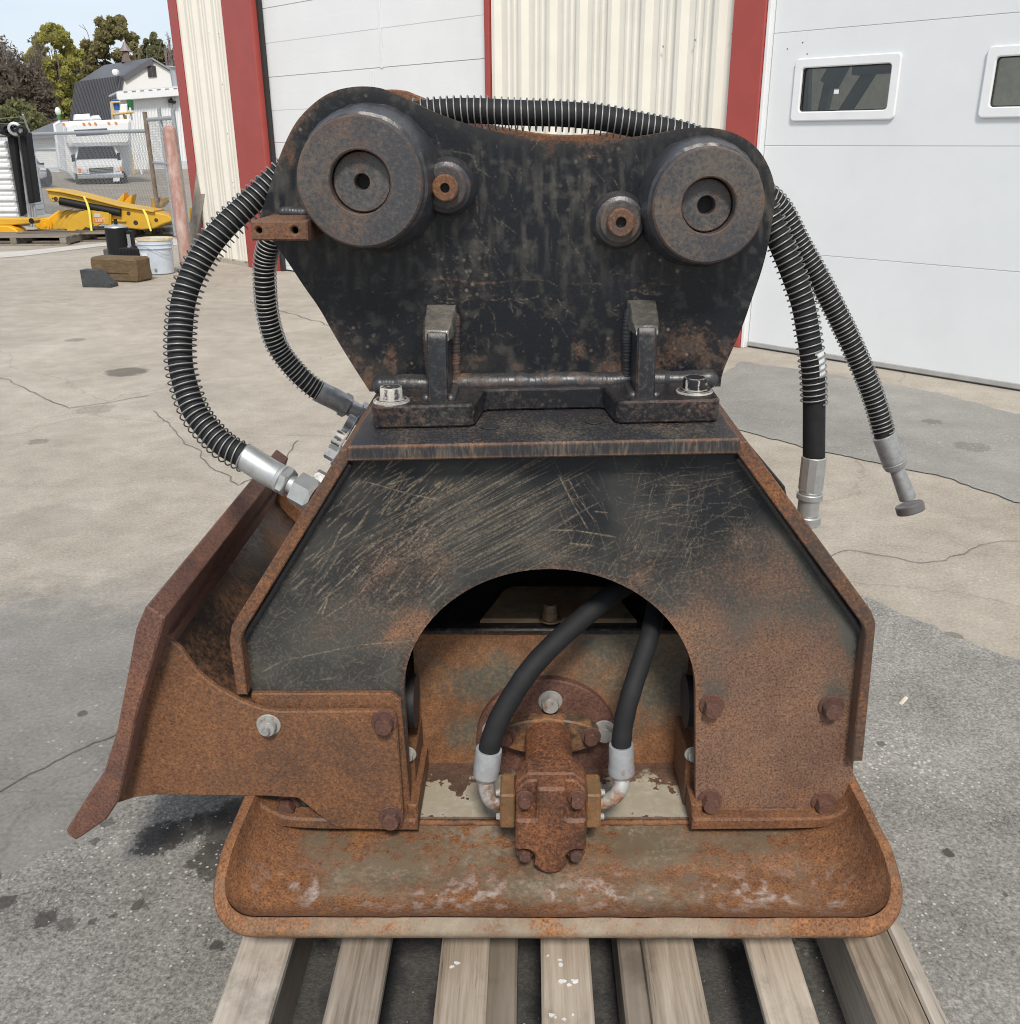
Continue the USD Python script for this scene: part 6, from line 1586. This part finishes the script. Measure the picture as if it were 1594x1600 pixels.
lo_sl = obj('lower_roof', slab4(BF + ov, LF + ov, LF + back, BF + back), roofm, barn)
obj('upper_roof', slab4(BR + ov, RF + ov, RF + back, BR + back), roofm, barn)
obj('lower_roof', slab4(LR + ov, BR + ov, BR + back, LR + back), roofm, barn)
n_lo = np.cross(LF - BF, back); n_lo /= np.linalg.norm(n_lo)
if n_lo @ (np.array([0, 0, 1.35]) - BF) < 0:
    n_lo = -n_lo
for k in range(30):
    f_ = k / 29.0
    a_, b_ = BF + ov + (back - ov) * f_, LF + ov + (back - ov) * f_
    obj('seam', rod(a_ + n_lo * .16, b_ + n_lo * .16, .07, 4), roofm, lo_sl)
obj('rake_board', hull([p + o for p in (RF, BF, RF + np.array([0, 0, -.5]), BF + np.array([.2, 0, -.45])) for o in (ov * 1.05, ov * .8)]), roofm, barn)
lw = obj('loft_window', fpx([(229.5, 103.5), (242.5, 102.5), (244.5, 119.5), (231.5, 120.5)], YBN - .12, .1, .0), plain('louvre_dark', (.035, .03, .032), .6), barn)
for k in range(2):
    obj('bar', fpx([(229.8 + k * 6.4, 104), (230.6 + k * 6.4, 104), (232.6 + k * 6.4, 120), (231.8 + k * 6.4, 120)], YBN - .16, .04, .0), trim_white if False else plain('louvre_bar%d' % k, (.1, .09, .09), .6), lw)
cu = obj('cupola', hull([at_z(x, y, RF[2] - .4 + (97 - y) * .065) for x, y in ((189, 97), (204, 95))] + [at(189.5, 96, 105), at(204, 95, 105), at(193, 83, 105), at(200, 82.5, 105), at(189.5, 96, 106), at(204, 95, 106), at(193, 83, 106), at(200, 82.5, 106)][:8]) if False else hull([at(189.5, 97, 104.5), at(204.5, 95, 104.5), at(193, 82, 104.5), at(199.5, 81.5, 104.5), at(189.5, 97, 105.5), at(204.5, 95, 105.5), at(193, 82, 105.5), at(199.5, 81.5, 105.5)]), plain('cupola_brown', (.17, .12, .11), .6, var=.3, scale=1.5), barn)
obj('cupola_roof', lathe([(0, 1.35), (.12, .8), (.5, .12), (.75, 0), (0, 0)], at(196.5, 80.5, 105), (0, 0, 1), 10), plain('cupola_roof_grey', (.2, .17, .165), .5, var=.2), cu)
obj('finial', lathe([(0, .3), (.1, .2), (.12, .1), (.05, 0), (0, 0)], at(193.4, 67, 105), (0, 0, 1), 10), trim_white, cu)
obj('vane_pole', rod(at(196, 75, 105), at(193.5, 66, 105), .05, 6), steel_grey, cu)
obj('gable_lamp', lathe([(0, .5), (.28, .4), (.3, 0), (0, 0)], at(182, 113, YBN - .4), FR, 10), trim_white, barn)

# ------------------------------------------------------------------ trees
def leaf_look(name, stops):
    return M(name, {'g': ('geometry', {}), 'r': ('rgb_ramp', {'ramp': stops}), 'd': ('diffuse_bsdf', {}), 't': ('translucent_bsdf', {}), 'x': ('mix_closure', {'fac': .4})},
             [('g.random_per_island', 'r.fac'), ('r.color', 'd.color'), ('r.color', 't.color'), ('d.BSDF', 'x.closure1'), ('t.BSDF', 'x.closure2')], surface='x.closure')
bark = plain('bark_brown', (.15, .122, .105), .9, var=.3, scale=3.0)
bark_grey = plain('bark_grey', (.24, .205, .19), .9, var=.3, scale=3.0)
lf_yel = leaf_look('leaves_yellow_green', [(0, (.38, .36, .11)), (.4, (.58, .53, .17)), (.8, (.70, .62, .25)), (1, (.75, .68, .34))])
lf_olv = leaf_look('leaves_olive', [(0, (.26, .23, .11)), (.5, (.42, .36, .17)), (.85, (.54, .42, .21)), (1, (.58, .43, .22))])
lf_drk = leaf_look('leaves_dark_olive', [(0, (.20, .20, .10)), (.5, (.33, .31, .15)), (1, (.46, .41, .2))])
lf_brn = leaf_look('leaves_brown', [(0, (.18, .15, .115)), (.5, (.29, .25, .17)), (.85, (.38, .33, .2)), (1, (.46, .41, .2))])
def leaves(centres, radii, n, size, g_):
    w = radii ** 2 / (radii ** 2).sum()
    idx = g_.choice(len(centres), n, p=w)
    d = g_.normal(size=(n, 3)); d /= np.linalg.norm(d, axis=1, keepdims=True)
    P = centres[idx] + d * (radii[idx] * g_.uniform(.35, 1.0, n) ** .5)[:, None] * np.array([1, 1, .85])
    a = g_.normal(size=(n, 3)); a /= np.linalg.norm(a, axis=1, keepdims=True)
    b = np.cross(a, g_.normal(size=(n, 3))); b /= np.linalg.norm(b, axis=1, keepdims=True)
    s = (size * g_.uniform(.6, 1.5, n))[:, None]
    V = np.stack([P - a * s, P + b * s * .55, P + a * s, P - b * s * .55], 1).reshape(-1, 3)
    i = np.arange(n)[:, None] * 4
    return trimesh.Trimesh(V, np.vstack([i + [0, 1, 2], i + [0, 2, 3]]), process=False)
def branches(p, d, L_, r, depth, g_, out, tips, spread=.55, n=(2, 4), up_=.12):
    q = p + d * L_ * .5 + g_.normal(0, .05, 3) * L_
    e = q + (d + g_.normal(0, .12, 3)) * L_ * .5
    out.append((p, q, e, r, r * .62))
    if depth == 0:
        tips.append(e)
        return
    for _ in range(g_.integers(n[0], n[1] + 1)):
        nd = d + g_.normal(0, spread, 3) + np.array([0, 0, up_])
        nd /= np.linalg.norm(nd)
        o = p + (e - p) * g_.uniform(.5, 1.0)
        branches(o if _ else e, nd, L_ * g_.uniform(.6, .85), r * .58, depth - 1, g_, out, tips, spread, n, up_)
def limb_mesh(segs, k=5, rmin=.02):
    ms = []
    for p, q, e, r0, r1 in segs:
        ms.append(tube(np.array([p, q, e]), np.maximum([r0, (r0 + r1) / 2, r1], rmin), k if r0 > .06 else 3, False))
    V = np.vstack([m.vertices for m in ms])
    off = np.cumsum([0] + [len(m.vertices) for m in ms[:-1]])
    return trimesh.Trimesh(V, np.vstack([m.faces + o for m, o in zip(ms, off)]), process=False)
def tree(name, label, px, ptop, wpx, Y, leafm, n_leaf, size, seed, depth=4, bare=False, group='trees behind the barn', bm=bark, gaps=.8, z0=None):
    g_ = np.random.default_rng(seed)
    base = at(px, 225, Y); base[2] = 0
    top = at(px, ptop, Y)[2]
    wid = wpx * (Y * .9325) / FOCAL_PX / 2
    t = thing(name, label, 'tree' if top > 5 else 'bush', base, 0, group)
    segs, tips = [], []
    trunk_h = top * (.22 if not bare else .12)
    for k in range(1 if not bare else 4):
        d = np.array([g_.normal(0, .05 + .25 * bare), g_.normal(0, .05 + .25 * bare), 1.0]); d /= np.linalg.norm(d)
        branches(np.array([g_.normal(0, wid * .25 * bare), g_.normal(0, .5 * bare), -.1]), d, top * .30, top * .018, depth, g_, segs, tips, .5 if bare else .55, (2, 3) if not bare else (3, 4), .15)
    tips = np.array(tips)
    # fit the limbs to the crown's height and width
    zmax = max(s[2][2] for s in segs); xs = max(abs(tips[:, 0]).max(), .1)
    f = np.array([wid / xs * .95, wid / xs * .95, (top * (.97 if bare else .93)) / zmax])
    segs = [(p * f, q * f, e * f, r0, r1) for p, q, e, r0, r1 in segs]
    tips = tips * f
    obj('trunk', limb_mesh(segs[:1], 7), bm, t)
    obj('limbs', limb_mesh(segs[1:], 5, .012 * Y / 60 * (1.0 if bare else 1.3)), bm, t, smooth=False)
    if n_leaf:
        m = tips[g_.permutation(len(tips))[:max(int(len(tips) * gaps), 5)]]
        if bare:
            c = m
            rad = g_.uniform(.06, .13, len(c)) * min(wid * 1.4, top)
        else:
            nn = 150
            v = g_.normal(size=(nn, 3)); v /= np.linalg.norm(v, axis=1, keepdims=True)
            v *= g_.uniform(.45, 1.0, nn)[:, None] ** .6
            c = np.column_stack([v[:, 0] * wid * .86, v[:, 1] * wid * .8, top * .60 + v[:, 2] * top * .40])
            c[:, 0] *= 1 - .25 * np.clip((c[:, 2] / top - .7) / .3, 0, 1)
            c += g_.normal(0, .05, c.shape) * wid
            rad = g_.uniform(.07, .17, nn) * wid
        c[:, 2] = np.minimum(c[:, 2], top - rad * .8)
        obj('crown', leaves(c, rad, n_leaf, size, g_), leafm, t, smooth=False)
    return t
tree('ash_tree', 'yellow-green leafy tree left of the barn roof', 108, 28, 100, 118, lf_yel, 20000, .24, 101)
tree('oak_tree', 'tall olive brown tree rising behind the barn ridge', 203, 22, 120, 138, lf_olv, 22000, .26, 102)
tree('oak_tree', 'dark olive tree right of the barn, cut by the red trim', 262, 50, 70, 130, lf_drk, 11000, .30, 103)
tree('oak_tree', 'low dark tree between the yellow-green tree and the barn ridge', 152, 75, 60, 140, lf_drk, 8000, .34, 104)
tree('bare_tree', 'bare greyish twiggy tree at the left edge of the photo', 22, 34, 80, 84, lf_brn, 2600, .12, 105, 5, True, 'bare trees at the left', bark_grey)
tree('bare_tree', 'bare brown tree just left of the yellow-green tree', 66, 48, 70, 88, lf_brn, 3200, .12, 106, 5, True, 'bare trees at the left', bark)
tree('brown_bush', 'dense brown thicket below the bare tree at the left edge', 10, 92, 90, 70, lf_brn, 13000, .15, 107, 4, True, 'brown thickets at the left', bark, 1.0)
tree('brown_bush', 'brown thicket in the middle of the row left of the barn', 60, 96, 90, 74, lf_brn, 14000, .15, 108, 4, True, 'brown thickets at the left', bark, 1.0)
tree('brown_bush', 'olive brown thicket touching the left side of the barn', 104, 104, 74, 128, lf_olv, 12000, .18, 109, 4, True, 'brown thickets at the left', bark, 1.0)
tree('bare_tree', 'thin bare twigs showing beside the red corner trim', 284, 42, 40, 128, lf_brn, 500, .12, 110, 4, True, 'bare trees at the left', bark_grey)
tree('brown_bush', 'dark low thicket along the foot of the trees behind the mast', 40, 150, 150, 68, lf_drk, 9000, .15, 111, 3, True, 'brown thickets at the left', bark, 1.0)
